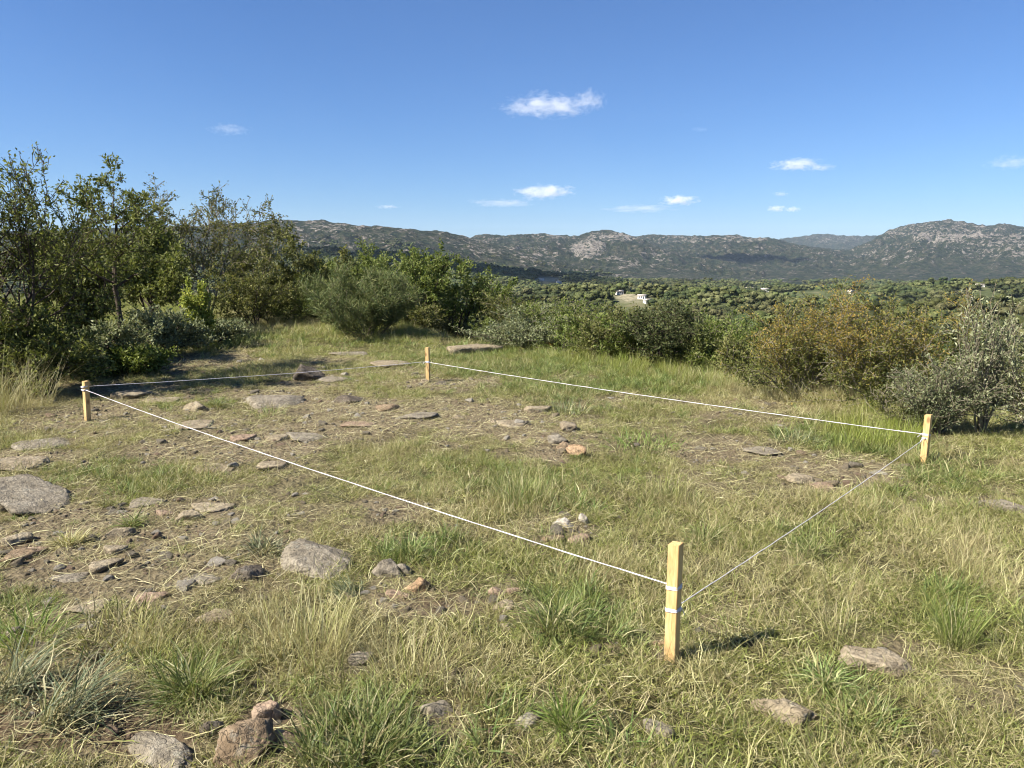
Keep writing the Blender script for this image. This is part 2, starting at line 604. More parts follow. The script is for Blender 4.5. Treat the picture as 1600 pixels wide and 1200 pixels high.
def hill_material():
    t = NT('scrub_hillside')
    v = t.coord('Object')
    big = t.noise(0.004, 5, 0.6, v)
    mid = t.noise(0.021, 6, 0.68, v, 0.5)
    fine = t.noise(0.042, 5, 0.75, v)
    sp = t.voronoi(0.030, v)
    veg = t.ramp(fine, (0.36, (0.010, 0.018, 0.009)), (0.5, (0.028, 0.038, 0.018)), (0.64, (0.062, 0.068, 0.034)))
    earth = t.ramp(fine, (0.36, (0.040, 0.036, 0.024)), (0.62, (0.115, 0.095, 0.066)))
    col = t.mix(t.remap(mid, 0.46, 0.62, 0.0, 0.75), veg, earth)
    rockc = t.ramp(t.noise(0.06, 5, 0.75, v), (0.3, (0.10, 0.085, 0.07)), (0.5, (0.25, 0.22, 0.185)), (0.7, (0.40, 0.365, 0.315)))
    rk = t.math('ADD', t.attr('rock'), t.math('MULTIPLY', t.math('SUBTRACT', mid, 0.5), 2.6))
    rk = t.math('ADD', rk, t.math('MULTIPLY', t.math('SUBTRACT', t.noise(0.05, 4, 0.72, v), 0.5), 3.0))
    col = t.mix(t.remap(rk, 0.66, 0.80, 0, 1), col, rockc)
    hgt = t.math('ADD', t.math('MULTIPLY', fine, 1.0), t.math('MULTIPLY', mid, 1.5))
    return t.finish(t.principled(col, 0.95, 0.1, t.bump(hgt, 1.0, 30.0)).outputs[0])


ROCKY = [(918, 388, 32, 16, 1.0), (955, 370, 40, 10, .8), (1480, 362, 110, 20, .62), (1560, 380, 90, 25, .45), (1400, 395, 60, 18, .3), (760, 385, 70, 20, .32),
         (860, 372, 40, 8, .45), (1060, 374, 60, 6, .5), (1160, 372, 40, 6, .5), (1000, 405, 60, 14, .38), (520, 355, 90, 8, .3), (830, 400, 40, 18, .32), (1300, 372, 60, 6, .4),
         (1190, 438, 70, 5, .4), (690, 400, 40, 10, .3)]


def hill_attrs(x, y, z, w):
    px, py = project(x, y, z)
    rd = np.zeros(x.shape)
    for i in range(len(RTAB)):
        rd = np.where(w == i, ridged(x / (520.0 if i else 260.0), y / (520.0 if i else 260.0), 5, 60 + i * 3), rd)
    rock = 0.14 + patches(ROCKY, px, py) * 0.8 + 0.14 * fbm(x / 500, y / 500, 3, 91) + 0.30 * (rd - 0.1)
    return {'rock': np.clip(rock, 0, 1)}


M_GROUND = ground_material()
M_HILL = hill_material()
radii = [0.35]
while radii[-1] < 18:
    radii.append(radii[-1] * 1.0145 + 0.004)
while radii[-1] < 2300:
    radii.append(radii[-1] * 1.028)
RG = radii[-1]
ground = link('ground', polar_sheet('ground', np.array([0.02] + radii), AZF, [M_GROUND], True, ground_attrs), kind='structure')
hr = np.concatenate([np.linspace(RG, 6800, 210), np.linspace(6830, 13500, 60)])
hill_az = np.radians(np.linspace(-62, 62, 1150))
hills = link('hills', polar_sheet('hills', hr, hill_az, [M_HILL], False, hill_attrs), kind='structure')

# ------------------------------------------------------------------ scattering of uncountable ground cover
PROTO = {}


def proto_collection(name, meshes):
    c = bpy.data.collections.new(name)
    for i, me in enumerate(meshes):
        o = bpy.data.objects.new('%s_%02d' % (name, i), me)
        c.objects.link(o)
    return c


def scatter(name, coll, n_proto, P, rot, scale, label, tint=None, dry=None, idx=None, cat=None, seed=0):
    rng = np.random.default_rng(seed)
    n = len(P)
    me = bpy.data.meshes.new(name)
    me.vertices.add(n)
    me.vertices.foreach_set('co', np.asarray(P, np.float32).ravel())
    a = me.attributes.new('rot', 'FLOAT_VECTOR', 'POINT')
    a.data.foreach_set('vector', np.asarray(rot, np.float32).ravel())
    sc = np.asarray(scale, np.float32)
    if sc.ndim == 1:
        sc = np.repeat(sc[:, None], 3, 1)
    a = me.attributes.new('scl', 'FLOAT_VECTOR', 'POINT')
    a.data.foreach_set('vector', np.ascontiguousarray(sc).ravel())
    a = me.attributes.new('pick', 'INT', 'POINT')
    a.data.foreach_set('value', (rng.integers(0, n_proto, n) if idx is None else idx).astype(np.int32))
    a = me.attributes.new('tint', 'FLOAT', 'POINT')
    a.data.foreach_set('value', (rng.random(n) if tint is None else tint).astype(np.float32))
    a = me.attributes.new('dry', 'FLOAT', 'POINT')
    a.data.foreach_set('value', (np.zeros(n) if dry is None else dry).astype(np.float32))
    ng = bpy.data.node_groups.new(name + '_scatter', 'GeometryNodeTree')
    ng.interface.new_socket('Geometry', in_out='INPUT', socket_type='NodeSocketGeometry')
    ng.interface.new_socket('Geometry', in_out='OUTPUT', socket_type='NodeSocketGeometry')
    N, L = ng.nodes, ng.links
    gi, go = N.new('NodeGroupInput'), N.new('NodeGroupOutput')
    iop = N.new('GeometryNodeInstanceOnPoints')
    ci = N.new('GeometryNodeCollectionInfo')
    ci.inputs['Collection'].default_value = coll
    ci.inputs['Separate Children'].default_value = True
    ci.inputs['Reset Children'].default_value = True

    def na(nm, dt):
        q = N.new('GeometryNodeInputNamedAttribute')
        q.data_type = dt
        q.inputs[0].default_value = nm
        return [o for o in q.outputs if o.enabled][0]
    L.new(gi.outputs[0], iop.inputs['Points'])
    L.new(ci.outputs[0], iop.inputs['Instance'])
    iop.inputs['Pick Instance'].default_value = True
    L.new(na('pick', 'INT'), iop.inputs['Instance Index'])
    er = N.new('FunctionNodeEulerToRotation')
    L.new(na('rot', 'FLOAT_VECTOR'), er.inputs[0])
    L.new(er.outputs[0], iop.inputs['Rotation'])
    L.new(na('scl', 'FLOAT_VECTOR'), iop.inputs['Scale'])
    L.new(iop.outputs[0], go.inputs[0])
    o = link(name, me, kind='stuff', label=label, cat=cat)
    md = o.modifiers.new('scatter', 'NODES')
    md.node_group = ng
    return o


# ------------------------------------------------------------------ grass blades
def blades(rng, n, base_r, L, w, th0, curv, segs=4, yaw=None, wig=0.25, rpow=0.5, base_pts=None, outward=0.0):
    """n bent ribbons; returns verts, quads/tris, attributes"""
    if base_pts is None:
        a = rng.random(n) * 2 * np.pi
        rr = base_r * rng.random(n) ** rpow
        bx, by = rr * np.cos(a), rr * np.sin(a)
    else:
        bx, by = base_pts[:, 0], base_pts[:, 1]
        a = np.arctan2(by, bx)
    if yaw is None:
        yw = rng.random(n) * 2 * np.pi
        yw = np.where(rng.random(n) < outward, a + rng.normal(0, 0.5, n), yw)
    else:
        yw = rng.normal(yaw[0], yaw[1], n)
    Ls = rng.uniform(L[0], L[1], n)
    ws = rng.uniform(w[0], w[1], n)
    t0 = rng.uniform(th0[0], th0[1], n)
    cv = rng.uniform(curv[0], curv[1], n)
    tw = rng.normal(0, wig, n)
    pts = np.zeros((n, segs + 1, 3))
    pts[:, 0, 0], pts[:, 0, 1] = bx, by
    pts[:, 0, 2] = -0.006
    yy = yw.copy()
    for k in range(segs):
        th = t0 + cv * (k + 0.5) / segs
        yy = yy + tw / segs + rng.normal(0, wig * 0.4, n)
        st = Ls / segs
        pts[:, k + 1, 0] = pts[:, k, 0] + st * np.sin(th) * np.cos(yy)
        pts[:, k + 1, 1] = pts[:, k, 1] + st * np.sin(th) * np.sin(yy)
        pts[:, k + 1, 2] = np.maximum(pts[:, k, 2] + st * np.cos(th), 0.004)
    sa = yw + np.pi / 2 + rng.normal(0, 0.5, n)
    side = np.stack([np.cos(sa), np.sin(sa), rng.normal(0, 0.3, n)], -1)
    tp = np.array([0.75 + 0.5 * (k / segs) if k < segs * 0.5 else 1.0 * (1 - k / segs) * 1.6 for k in range(segs + 1)])
    tp = np.clip(tp, 0.0, 1.0)
    V = np.zeros((n, 2 * segs + 1, 3))
    T = np.zeros((n, 2 * segs + 1))
    for k in range(segs):
        off = side * (ws * tp[k] * 0.5)[:, None]
        V[:, 2 * k] = pts[:, k] - off
        V[:, 2 * k + 1] = pts[:, k] + off
        T[:, 2 * k:2 * k + 2] = k / segs
    V[:, 2 * segs] = pts[:, segs]
    T[:, 2 * segs] = 1.0
    base = (np.arange(n) * (2 * segs + 1))[:, None]
    quads = []
    for k in range(segs - 1):
        quads.append(base + np.array([[2 * k, 2 * k + 1, 2 * k + 3, 2 * k + 2]]))
    quads = np.concatenate(quads) if quads else np.zeros((0, 4), int)
    tris = base + np.array([[2 * segs - 2, 2 * segs - 1, 2 * segs]])
    rnd = np.repeat(rng.random(n)[:, None], 2 * segs + 1, 1)
    return V.reshape(-1, 3), quads, tris, {'t': T.ravel(), 'rnd': rnd.ravel()}


def join_parts(parts):
    Vs, Qs, Ts, A = [], [], [], {}
    off = 0
    for (V, Q, T, at) in parts:
        Vs.append(V)
        Qs.append(Q + off)
        Ts.append(T + off)
        for k, v in at.items():
            A.setdefault(k, []).append(v)
        off += len(V)
    return np.concatenate(Vs), np.concatenate(Qs), np.concatenate(Ts), {k: np.concatenate(v) for k, v in A.items()}


def blade_mesh(name, parts, mat):
    V, Q, T, A = join_parts(parts)
    fs = [f for f in (Q, T) if len(f)]
    return mesh_np(name, V, fs, [mat], A, smooth=True)


def grass_material(name, green, straw, transl=0.35, instanced=True, dryv=0.0, basemix=0.55):
    t = NT(name)
    rnd = t.attr('rnd')
    tt = t.attr('t')
    g = t.ramp(rnd, *green)
    s_ = t.ramp(rnd, *straw)
    if instanced:
        d = t.attr('dry', 'INSTANCER')
        ti = t.attr('tint', 'INSTANCER')
        # single blades switch to straw one after another as a tuft dries
        fac = t.remap(t.math('SUBTRACT', d, t.math('MULTIPLY', t.math('FRACT', t.math('MULTIPLY', rnd, 7.31)), 0.7)), -0.1, 0.25, 0, 1)
    else:
        fac = t.remap(t.math('SUBTRACT', dryv, t.math('MULTIPLY', t.math('FRACT', t.math('MULTIPLY', rnd, 7.31)), 0.9)), -0.1, 0.1, 0, 1)
        ti = t.add('ObjectInfo').outputs['Random']
    fac = t.math('MAXIMUM', fac, t.remap(tt, 0.0, 0.4, basemix, 0.0))
    col = t.mix(fac, g, s_)
    hs = t.add('HueSaturation')
    t.wire(t.remap(ti, 0, 1, 0.485, 0.515), hs.inputs['Hue'])
    t.wire(t.remap(ti, 0, 1, 0.82, 1.18), hs.inputs['Value'])
    t.wire(col, hs.inputs['Color'])
    col = hs.outputs[0]
    p = t.principled(col, 0.5, 0.3)
    tr = t.add('BsdfTranslucent')
    t.wire(t.mix(1.0, col, (1.0, 1.0, 0.7), 'MULTIPLY'), tr.inputs[0])
    mx = t.add('MixShader')
    mx.inputs[0].default_value = transl
    t.wire(p.outputs[0], mx.inputs[1])
    t.wire(tr.outputs[0], mx.inputs[2])
    return t.finish(mx.outputs[0])


GR = ((0.0, (0.105, 0.135, 0.026)), (0.5, (0.21, 0.238, 0.055)), (1.0, (0.34, 0.345, 0.11)))
GR_FRESH = ((0.0, (0.08, 0.125, 0.03)), (0.5, (0.15, 0.20, 0.052)), (1.0, (0.26, 0.29, 0.10)))
GR_GREY = ((0.0, (0.07, 0.10, 0.045)), (0.5, (0.12, 0.15, 0.075)), (1.0, (0.20, 0.22, 0.12)))
STRAW = ((0.0, (0.22, 0.18, 0.085)), (0.5, (0.40, 0.355, 0.175)), (1.0, (0.58, 0.53, 0.31)))
M_GRASS = grass_material('short_grass', GR, STRAW)
M_FRESH = grass_material('fresh_grass', GR_FRESH, STRAW)
M_MEADOW = grass_material('meadow_grass', ((0, (0.145, 0.185, 0.03)), (0.5, (0.245, 0.285, 0.052)), (1, (0.35, 0.37, 0.10))), STRAW)

rg = np.random.default_rng(11)
short_p = []
for k in range(6):
    short_p.append(blade_mesh('short_grass', [
        blades(rg, 50, 0.09, (0.03, 0.09), (0.003, 0.0058), (0.3, 1.35), (0.2, 1.7), 4, None, 0.9),
        blades(rg, 22, 0.09, (0.06, 0.16), (0.0022, 0.0042), (0.8, 1.5), (-1.1, 1.0), 6, None, 1.5),
    ], M_GRASS))
C_SHORT = proto_collection('short_grass_tuft', short_p)
fresh_p = []
for k in range(5):
    fresh_p.append(blade_mesh('fresh_grass', [
        blades(rg, 40, 0.06, (0.05, 0.15), (0.0036, 0.0062), (0.1, 1.0), (0.3, 1.7), 5, None, 0.5, outward=0.6),
    ], M_FRESH))
C_FRESH = proto_collection('fresh_grass_tuft', fresh_p)
wispy_p = []
for k in range(5):
    wispy_p.append(blade_mesh('wispy_grass', [
        blades(rg, 34, 0.07, (0.07, 0.19), (0.0022, 0.0040), (0.1, 1.2), (-0.2, 2.0), 6, None, 1.5, outward=0.4),
        blades(rg, 20, 0.07, (0.05, 0.12), (0.0016, 0.003), (0.6, 1.5), (0.0, 1.2), 4, None, 0.8),
    ], M_GRASS))
C_WISPY = proto_collection('wispy_grass_tuft', wispy_p)
meadow_p = []
for k in range(5):
    meadow_p.append(blade_mesh('meadow_grass', [
        blades(rg, 60, 0.13, (0.14, 0.36), (0.003, 0.006), (0.0, 0.35), (0.1, 1.1), 5, None, 0.35, outward=0.4),
        blades(rg, 12, 0.11, (0.30, 0.46), (0.002, 0.0035), (0.0, 0.25), (0.0, 0.6), 5, None, 0.3),
    ], M_MEADOW))
C_MEADOW = proto_collection('meadow_grass_tuft', meadow_p)


def ring_points(rng, density_fn, r0, r1, azmax, dens):
    n = int(dens * azmax * (r1 * r1 - r0 * r0))
    r = np.sqrt(rng.random(n) * (r1 * r1 - r0 * r0) + r0 * r0)
    a = (rng.random(n) * 2 - 1) * azmax
    x, y = r * np.sin(a), r * np.cos(a)
    return x, y


STAKES = {}
for nm, bpx, bpy_, tpy in (('near', 1049, 1030, 849), ('west', 137, 657, 596), ('far', 669, 597, 543), ('east', 1443, 725, 648)):
    g = ground_at(bpx, bpy_)
    STAKES[nm] = (g, z_at(g.x, g.y, tpy))


def spread(rng, r0, r1, dens):
    x, y = ring_points(rng, None, r0, r1, R(46), dens)
    z = H(x, y)
    return x, y, z


def lay_grass():
    rng = np.random.default_rng(5)
    X = [spread(rng, 1.0, 6.5, 330), spread(rng, 6.5, 13, 230), spread(rng, 13, 34, 45)]
    x, y, z = [np.concatenate(q) for q in zip(*X)]
    bare, green, dry = cover(x, y, z)
    r = np.hypot(x, y)
    px, py = project(x, y, z)
    n = len(x)
    u = rng.random(n)
    pn = fbm(x / 1.3, y / 1.3, 3, 33)
    pn2 = fbm(x / 0.4, y / 0.4, 2, 34)
    # --- short turf
    keep = (u > 0.96 * bare) & (rng.random(n) < np.clip(0.75 + 0.5 * pn2, 0.2, 1))
    kind = rng.random(n)
    pf = np.clip(0.06 + 0.5 * green + 0.25 * pn - 0.35 * dry, 0, 0.85)
    pw = np.clip(0.16 + 0.6 * dry + 0.3 * pn2, 0.02, 0.8)
    fresh = keep & (kind < pf)
    wispy = keep & ~fresh & (kind < pf + pw)
    short = keep & ~fresh & ~wispy
    dr = np.clip(0.40 - 0.40 * green + 0.40 * dry + 0.35 * fbm(x / 0.7, y / 0.7, 3, 37) + 0.12 * bare + rng.normal(0, 0.12, n), 0, 1)
    sc = rng.uniform(0.6, 1.2, n) * (1 - 0.4 * bare) * (1 + 0.3 * pn)
    inplot = np.clip(1.2 - ((px - 760) / 560) ** 2 - ((py - 700) / 120) ** 2, 0, 1)
    sc = sc * (1 - 0.22 * inplot) * np.where((px < 520) & (py > 640) & (py < 960), 0.85, 1.0)
    sc = np.where(r > 13, sc * 1.7, sc)

    def go(name, m, coll, npro, label, k=1.0, dshift=0.0, seed=1):
        P = np.stack([x[m], y[m], z[m]], -1)
        rot = np.stack([rng.normal(0, 0.08, m.sum()), rng.normal(0, 0.08, m.sum()), rng.random(m.sum()) * 6.283], -1)
        scatter(name, coll, npro, P, rot, sc[m] * k, label, None, np.clip(dr[m] + dshift, 0, 1), cat='grass', seed=seed)
    go('grass', short, C_SHORT, len(short_p), 'short trampled yellow green grass covering the stony plateau', 1.0, 0.0, 1)
    go('fresh_grass', fresh, C_FRESH, len(fresh_p), 'fresh green grass blades growing between the dry turf', 0.95, -0.18, 2)
    go('dry_grass', wispy, C_WISPY, len(wispy_p), 'wispy dry straw coloured grass tangled over the turf', 1.0, 0.14, 3)
    # --- meadow strip beyond the string and round the bushes
    x2, y2 = ring_points(rng, None, 5.0, 32, R(46), 36)
    z2 = H(x2, y2)
    p2x, p2y = project(x2, y2, z2)
    edge = np.interp(p2x, [-200, 0, 100, 250, 400, 470, 560, 660, 760, 880, 1000, 1120, 1240, 1340, 1440, 1600, 1800],
                     [690, 665, 575, 520, 515, 520, 535, 540, 556, 575, 598, 622, 640, 655, 640, 640, 660])
    dd = edge - p2y + 10 * fbm(x2 / 0.5, y2 / 0.5, 3, 38)
    m2 = (dd > 0) & (rng.random(len(x2)) < np.clip(0.25 + dd / 14, 0, 1)) & ~((p2x > 100) & (p2x < 440) & (p2y > 545))
    farlim = np.interp(p2x, [-200, 560, 640, 700, 800, 900, 1000, 1100, 1200, 1300, 1420, 1800], [430, 470, 515, 542, 550, 558, 568, 582, 598, 608, 616, 616])
    m2 &= p2y > farlim + 6 * fbm(x2 / 0.6, y2 / 0.6, 2, 36)
    extra = (((p2x - 1365) / 75) ** 2 + ((p2y - 690) / 22) ** 2 < 1) & (rng.random(len(x2)) < 0.9)
    m2 |= extra
    d2 = np.clip(0.18 + 0.5 * fbm(x2 / 1.1, y2 / 1.1, 3, 39) + rng.normal(0, 0.12, len(x2)), 0, 1)
    _, _, dry2 = cover(x2, y2, z2)
    d2 = np.clip(d2 + 0.6 * dry2 - 0.4 * extra, 0, 1)
    k = m2.sum()
    P = np.stack([x2[m2], y2[m2], z2[m2]], -1)
    rot = np.stack([rng.normal(0, 0.06, k), rng.normal(0, 0.06, k), rng.random(k) * 6.283], -1)
    ln = 0.40 + 0.36 * np.clip(dd[m2] / 26, 0, 1)
    ln = np.where(extra[m2], 0.9, ln)
    scatter('meadow_grass', C_MEADOW, len(meadow_p), P, rot, rng.uniform(0.6, 1.1, k) * ln, 'taller bright green meadow grass beyond the far string', None, d2[m2], cat='grass', seed=4)


lay_grass()

# ------------------------------------------------------------------ stakes and strings
def wood_material():
    t = NT('pine_wood')
    v = t.coord('Object')
    mp = t.add('Mapping')
    mp.inputs['Scale'].default_value = (60, 60, 5)
    t.wire(v, mp.inputs[0])
    oi = t.add('ObjectInfo')
    va = t.add('VectorMath', operation='ADD')
    t.wire(mp.outputs[0], va.inputs[0])
    t.wire(oi.outputs['Location'], va.inputs[1])
    g = t.noise(1.0, 5, 0.6, va.outputs[0], 1.2)
    g2 = t.noise(3.5, 3, 0.6, va.outputs[0], 0.3)
    col = t.ramp(g, (0.30, (0.43, 0.265, 0.10)), (0.5, (0.57, 0.385, 0.165)), (0.70, (0.66, 0.49, 0.25)))
    col = t.mix(t.remap(g2, 0.48, 0.72, 0, 0.55), col, (0.30, 0.155, 0.05))
    kv = t.add('Mapping')
    kv.inputs['Scale'].default_value = (14, 14, 7)
    t.wire(v, kv.inputs[0])
    kn = t.add('VectorMath', operation='ADD')
    t.wire(kv.outputs[0], kn.inputs[0])
    t.wire(oi.outputs['Location'], kn.inputs[1])
    knot_ = t.voronoi(0.8, kn.outputs[0])
    col = t.mix(t.remap(knot_, 0.10, 0.20, 0.75, 0.0), col, (0.17, 0.075, 0.03))
    col = t.mix(t.remap(t.noise(9, 4, 0.6, v), 0.5, 0.72, 0, 0.35), col, (0.36, 0.25, 0.13))
    sep = t.add('SeparateXYZ')
    t.wire(v, sep.inputs[0])
    # soil rubbed into the foot
    foot = t.math('MULTIPLY', t.remap(sep.outputs[2], 0.0, 0.10, 0.9, 0.0), t.remap(t.noise(40, 3, 0.6, v), 0.35, 0.65, 0, 1))
    col = t.mix(foot, col, (0.20, 0.14, 0.08))
    return t.finish(t.principled(col, 0.62, 0.3, t.bump(g, 0.25, 0.004)).outputs[0])


def string_material():
    t = NT('white_cord')
    v = t.coord('Object')
    n = t.noise(120, 3, 0.6, v)
    col = t.ramp(n, (0.3, (0.50, 0.47, 0.49)), (0.7, (0.68, 0.65, 0.68)))
    return t.finish(t.principled(col, 0.85, 0.2).outputs[0])


M_WOOD = wood_material()
M_CORD = string_material()
SW = 0.046


def make_stake(g, ztop, rz, label, lean):
    h = ztop - g.z
    bm = bmesh.new()
    bmesh.ops.create_cube(bm, size=1.0)
    for v in bm.verts:
        v.co.x *= SW
        v.co.y *= SW
        v.co.z = -0.12 if v.co.z < 0 else h + (0.004 if v.co.x > 0 else 0.0)
    bmesh.ops.bevel(bm, geom=list(bm.edges), offset=0.0016, segments=2, affect='EDGES')
    me = bpy.data.meshes.new('wooden_stake')
    bm.to_mesh(me)
    bm.free()
    me.materials.append(M_WOOD)
    return link('wooden_stake', me, label=label, cat='stake', group='stakes at the corners of the plot', loc=g, rot=(lean[0], lean[1], rz))


STAKE_ROT = {'near': R(-125 + 90), 'west': R(-30 + 90), 'far': R(-104 + 90), 'east': R(-137 + 90)}
make_stake(*STAKES['near'], STAKE_ROT['near'], 'square pine stake with two separate string wraps, standing among short turf', (R(0.4), R(0.3)))
make_stake(*STAKES['west'], STAKE_ROT['west'], 'pine stake on bare soil beside the pale feathery dry grass and leafy trees', (R(0.6), R(1.6)))
make_stake(*STAKES['far'], STAKE_ROT['far'], 'thin looking pine stake in front of the pale flat outcrop and green bushes', (R(0.3), R(-0.4)))
make_stake(*STAKES['east'], STAKE_ROT['east'], 'pine stake in green grass beside the silvery grey shrub', (R(0.4), R(0.9)))


def tube(pts, rad, sides=7, twist=0.0):
    """round cord along pts; twist > 0 models two laid strands"""
    pts = np.asarray(pts, float)
    n = len(pts)
    tan = np.gradient(pts, axis=0)
    tan /= np.linalg.norm(tan, axis=1)[:, None] + 1e-12
    up = np.array([0, 0, 1.0])
    s = np.cross(tan, up)
    bad = np.linalg.norm(s, axis=1) < 1e-4
    s[bad] = np.array([1.0, 0, 0])
    s /= np.linalg.norm(s, axis=1)[:, None]
    b = np.cross(s, tan)
    ln = np.concatenate([[0], np.cumsum(np.linalg.norm(np.diff(pts, axis=0), axis=1))])
    rad = np.broadcast_to(np.asarray(rad, float), (n,))
    ang = np.arange(sides) / sides * 2 * np.pi
    rr = rad[:, None] * (1 + (0.22 * np.cos(2 * ang[None, :] - twist * ln[:, None]) if twist else 0))
    V = pts[:, None, :] + rr[..., None] * (np.cos(ang)[None, :, None] * s[:, None, :] + np.sin(ang)[None, :, None] * b[:, None, :])
    idx = np.arange(n * sides).reshape(n, sides)
    nx = np.roll(idx, -1, 1)
    F_ = np.stack([idx[:-1], nx[:-1], nx[1:], idx[1:]], -1).reshape(-1, 4)
    return V.reshape(-1, 3), F_


def tubes_mesh(name, lst, mat):
    Vs, Fs, off = [], [], 0
    for V, F_ in lst:
        Vs.append(V)
        Fs.append(F_ + off)
        off += len(V)
    return mesh_np(name, np.concatenate(Vs), np.concatenate(Fs), [mat], None, True)


def wrap(center, rz, z, turns=2, rad=0.0034, seed=0):
    """cord wound round a square stake"""
    rng = random.Random(seed)
    hs = SW / 2 + rad * 0.8
    pts = []
    N = 24
    for i in range(int(turns * N) + 1):
        a = i / N * 2 * math.pi
        c, s_ = math.cos(a), math.sin(a)
        k = (abs(c) ** 7 + abs(s_) ** 7) ** (-1 / 7.0)
        x, y = hs * k * c, hs * k * s_
        zz = z + (i / N - turns / 2) * rad * 1.9 + 0.0025 * math.sin(a + seed)
        pts.append((center[0] + x * math.cos(rz) - y * math.sin(rz), center[1] + x * math.sin(rz) + y * math.cos(rz), zz))
    return tube(pts, rad, 7, 900)


def knot(p, rad=0.0036, seed=0):
    """overhand knot beside the stake"""
    pts = []
    for i in range(40):
        t = i / 39 * 2 * math.pi
        x = 0.0048 * (math.sin(t) + 2 * math.sin(2 * t)) * 0.6
        y = 0.0048 * (math.cos(t) - 2 * math.cos(2 * t)) * 0.6
        z = -0.0048 * math.sin(3 * t)
        pts.append((p[0] + x, p[1] + z, p[2] + y))
    return tube(pts, rad, 6)


def tail(p, seed, rad):
    r_ = random.Random(seed)
    a = r_.uniform(0, 6.28)
    pts = [Vector(p)]
    d = Vector((math.cos(a) * 0.7, math.sin(a) * 0.7, 0.1))
    for i in range(9):
        d = d + Vector((r_.gauss(0, 0.25), r_.gauss(0, 0.25), -0.22))
        d.normalize()
        pts.append(pts[-1] + d * 0.006)
    return tube([tuple(q) for q in pts], rad, 6, 900)


def make_string(a, pa, b, pb, sag, rad, label, turns=(3, 3), seed=0):
    ga, gb = STAKES[a][0], STAKES[b][0]
    za, zb = z_at(ga.x, ga.y, pa), z_at(gb.x, gb.y, pb)
    A, B = np.array([ga.x, ga.y, za]), np.array([gb.x, gb.y, zb])
    d = (B - A) / np.linalg.norm(B - A)
    A2, B2 = A + d * (SW * 0.62), B - d * (SW * 0.62)
    n = 260
    t = np.linspace(0, 1, n)
    P = A2[None] * (1 - t)[:, None] + B2[None] * t[:, None]
    P[:, 2] -= sag * 4 * t * (1 - t)
    P[:, 2] += 0.0015 * fbm(t * 30, t * 0, 2, 70 + seed)
    V, F_ = tube(P, rad, 8, 260)
    root = link('string', mesh_np('string', V, F_, [M_CORD], None, True), label=label, cat='string', group='strings round the plot')
    link('knot', tubes_mesh('knot', [wrap(ga, STAKE_ROT[a], za, turns[0], max(rad, 0.0025), seed), knot(A2 - d * 0.002, rad, seed), tail(tuple(A2), seed, rad)], M_CORD), root)
    link('knot', tubes_mesh('knot', [wrap(gb, STAKE_ROT[b], zb, turns[1], rad * 1.0, seed + 5), knot(B2 + d * 0.002, rad, seed), tail(tuple(B2), seed + 9, rad)], M_CORD), root)
    return root


make_string('near', 916, 'west', 609, 0.03, 0.0024, 'long taut white string from the stake with two wraps to the stake on bare soil', (3.25, 3), 1)
make_string('near', 951, 'east', 684, 0.014, 0.0019, 'short thin white string from a lower wrap to the stake beside the silvery shrub', (3.5, 3), 2)
make_string('west', 604, 'far', 565, 0.02, 0.0026, 'white string along the tree side of the plot, passing over a dark stump like rock', (3, 3), 3)
make_string('far', 566, 'east', 679, 0.02, 0.0027, 'long white string bounding the plot towards the meadow grass and the valley', (3, 3), 4)

# ------------------------------------------------------------------ rocks
def ico(sub):
    bm = bmesh.new()
    bmesh.ops.create_icosphere(bm, subdivisions=sub, radius=1.0)
    V = np.array([v.co[:] for v in bm.verts])
    Fc = np.array([[v.index for v in f.verts] for f in bm.faces])
    bm.free()
    return V, Fc


ICO = {k: ico(k) for k in (2, 3, 4, 5)}


def rock_mesh(name, w, d, h, seed, mat, sub=4, flat=0.0, rough=1.0):
    """angular stone: the intersection of random half spaces, roughened"""
    rng = np.random.default_rng(seed)
    V, Fc = ICO[sub]
    k = 10
    nrm = rng.normal(0, 1, (k, 3))
    nrm /= np.linalg.norm(nrm, axis=1)[:, None]
    off = rng.uniform(0.48, 0.92, k)
    if flat:
        nrm = np.vstack([nrm, [[0.08, -0.05, 1]]])
        off = np.append(off, flat)
    dn = V @ nrm.T
    r = np.where(dn > 0.05, off[None] / np.maximum(dn, 0.05), 9.0)
    r = -np.log(np.exp(-r * 26).sum(1)) / 26          # soft minimum: slightly worn edges
    P = V * np.clip(r, 0.2, 1.25)[:, None]
    q = P * 2.3 + seed
    n1 = fbm(q[:, 0] + q[:, 2], q[:, 1] - q[:, 2], 4, seed)
    n2 = ridged(q[:, 0] * 1.7 - q[:, 2], q[:, 1] * 1.7 + q[:, 2], 4, seed + 3)
    n3 = ridged(q[:, 0] * 5 + q[:, 2] * 3, q[:, 1] * 5 - q[:, 2] * 3, 3, seed + 9)
    P = P * (1 + rough * (0.09 * n1 + 0.07 * n2 + 0.022 * n3))[:, None]
    mn, mx = P.min(0), P.max(0)
    P = (P - (mn + mx) / 2) / (mx - mn)
    P = P * np.array([w, d, h])
    return mesh_np(name, P, Fc, [mat], None, True)


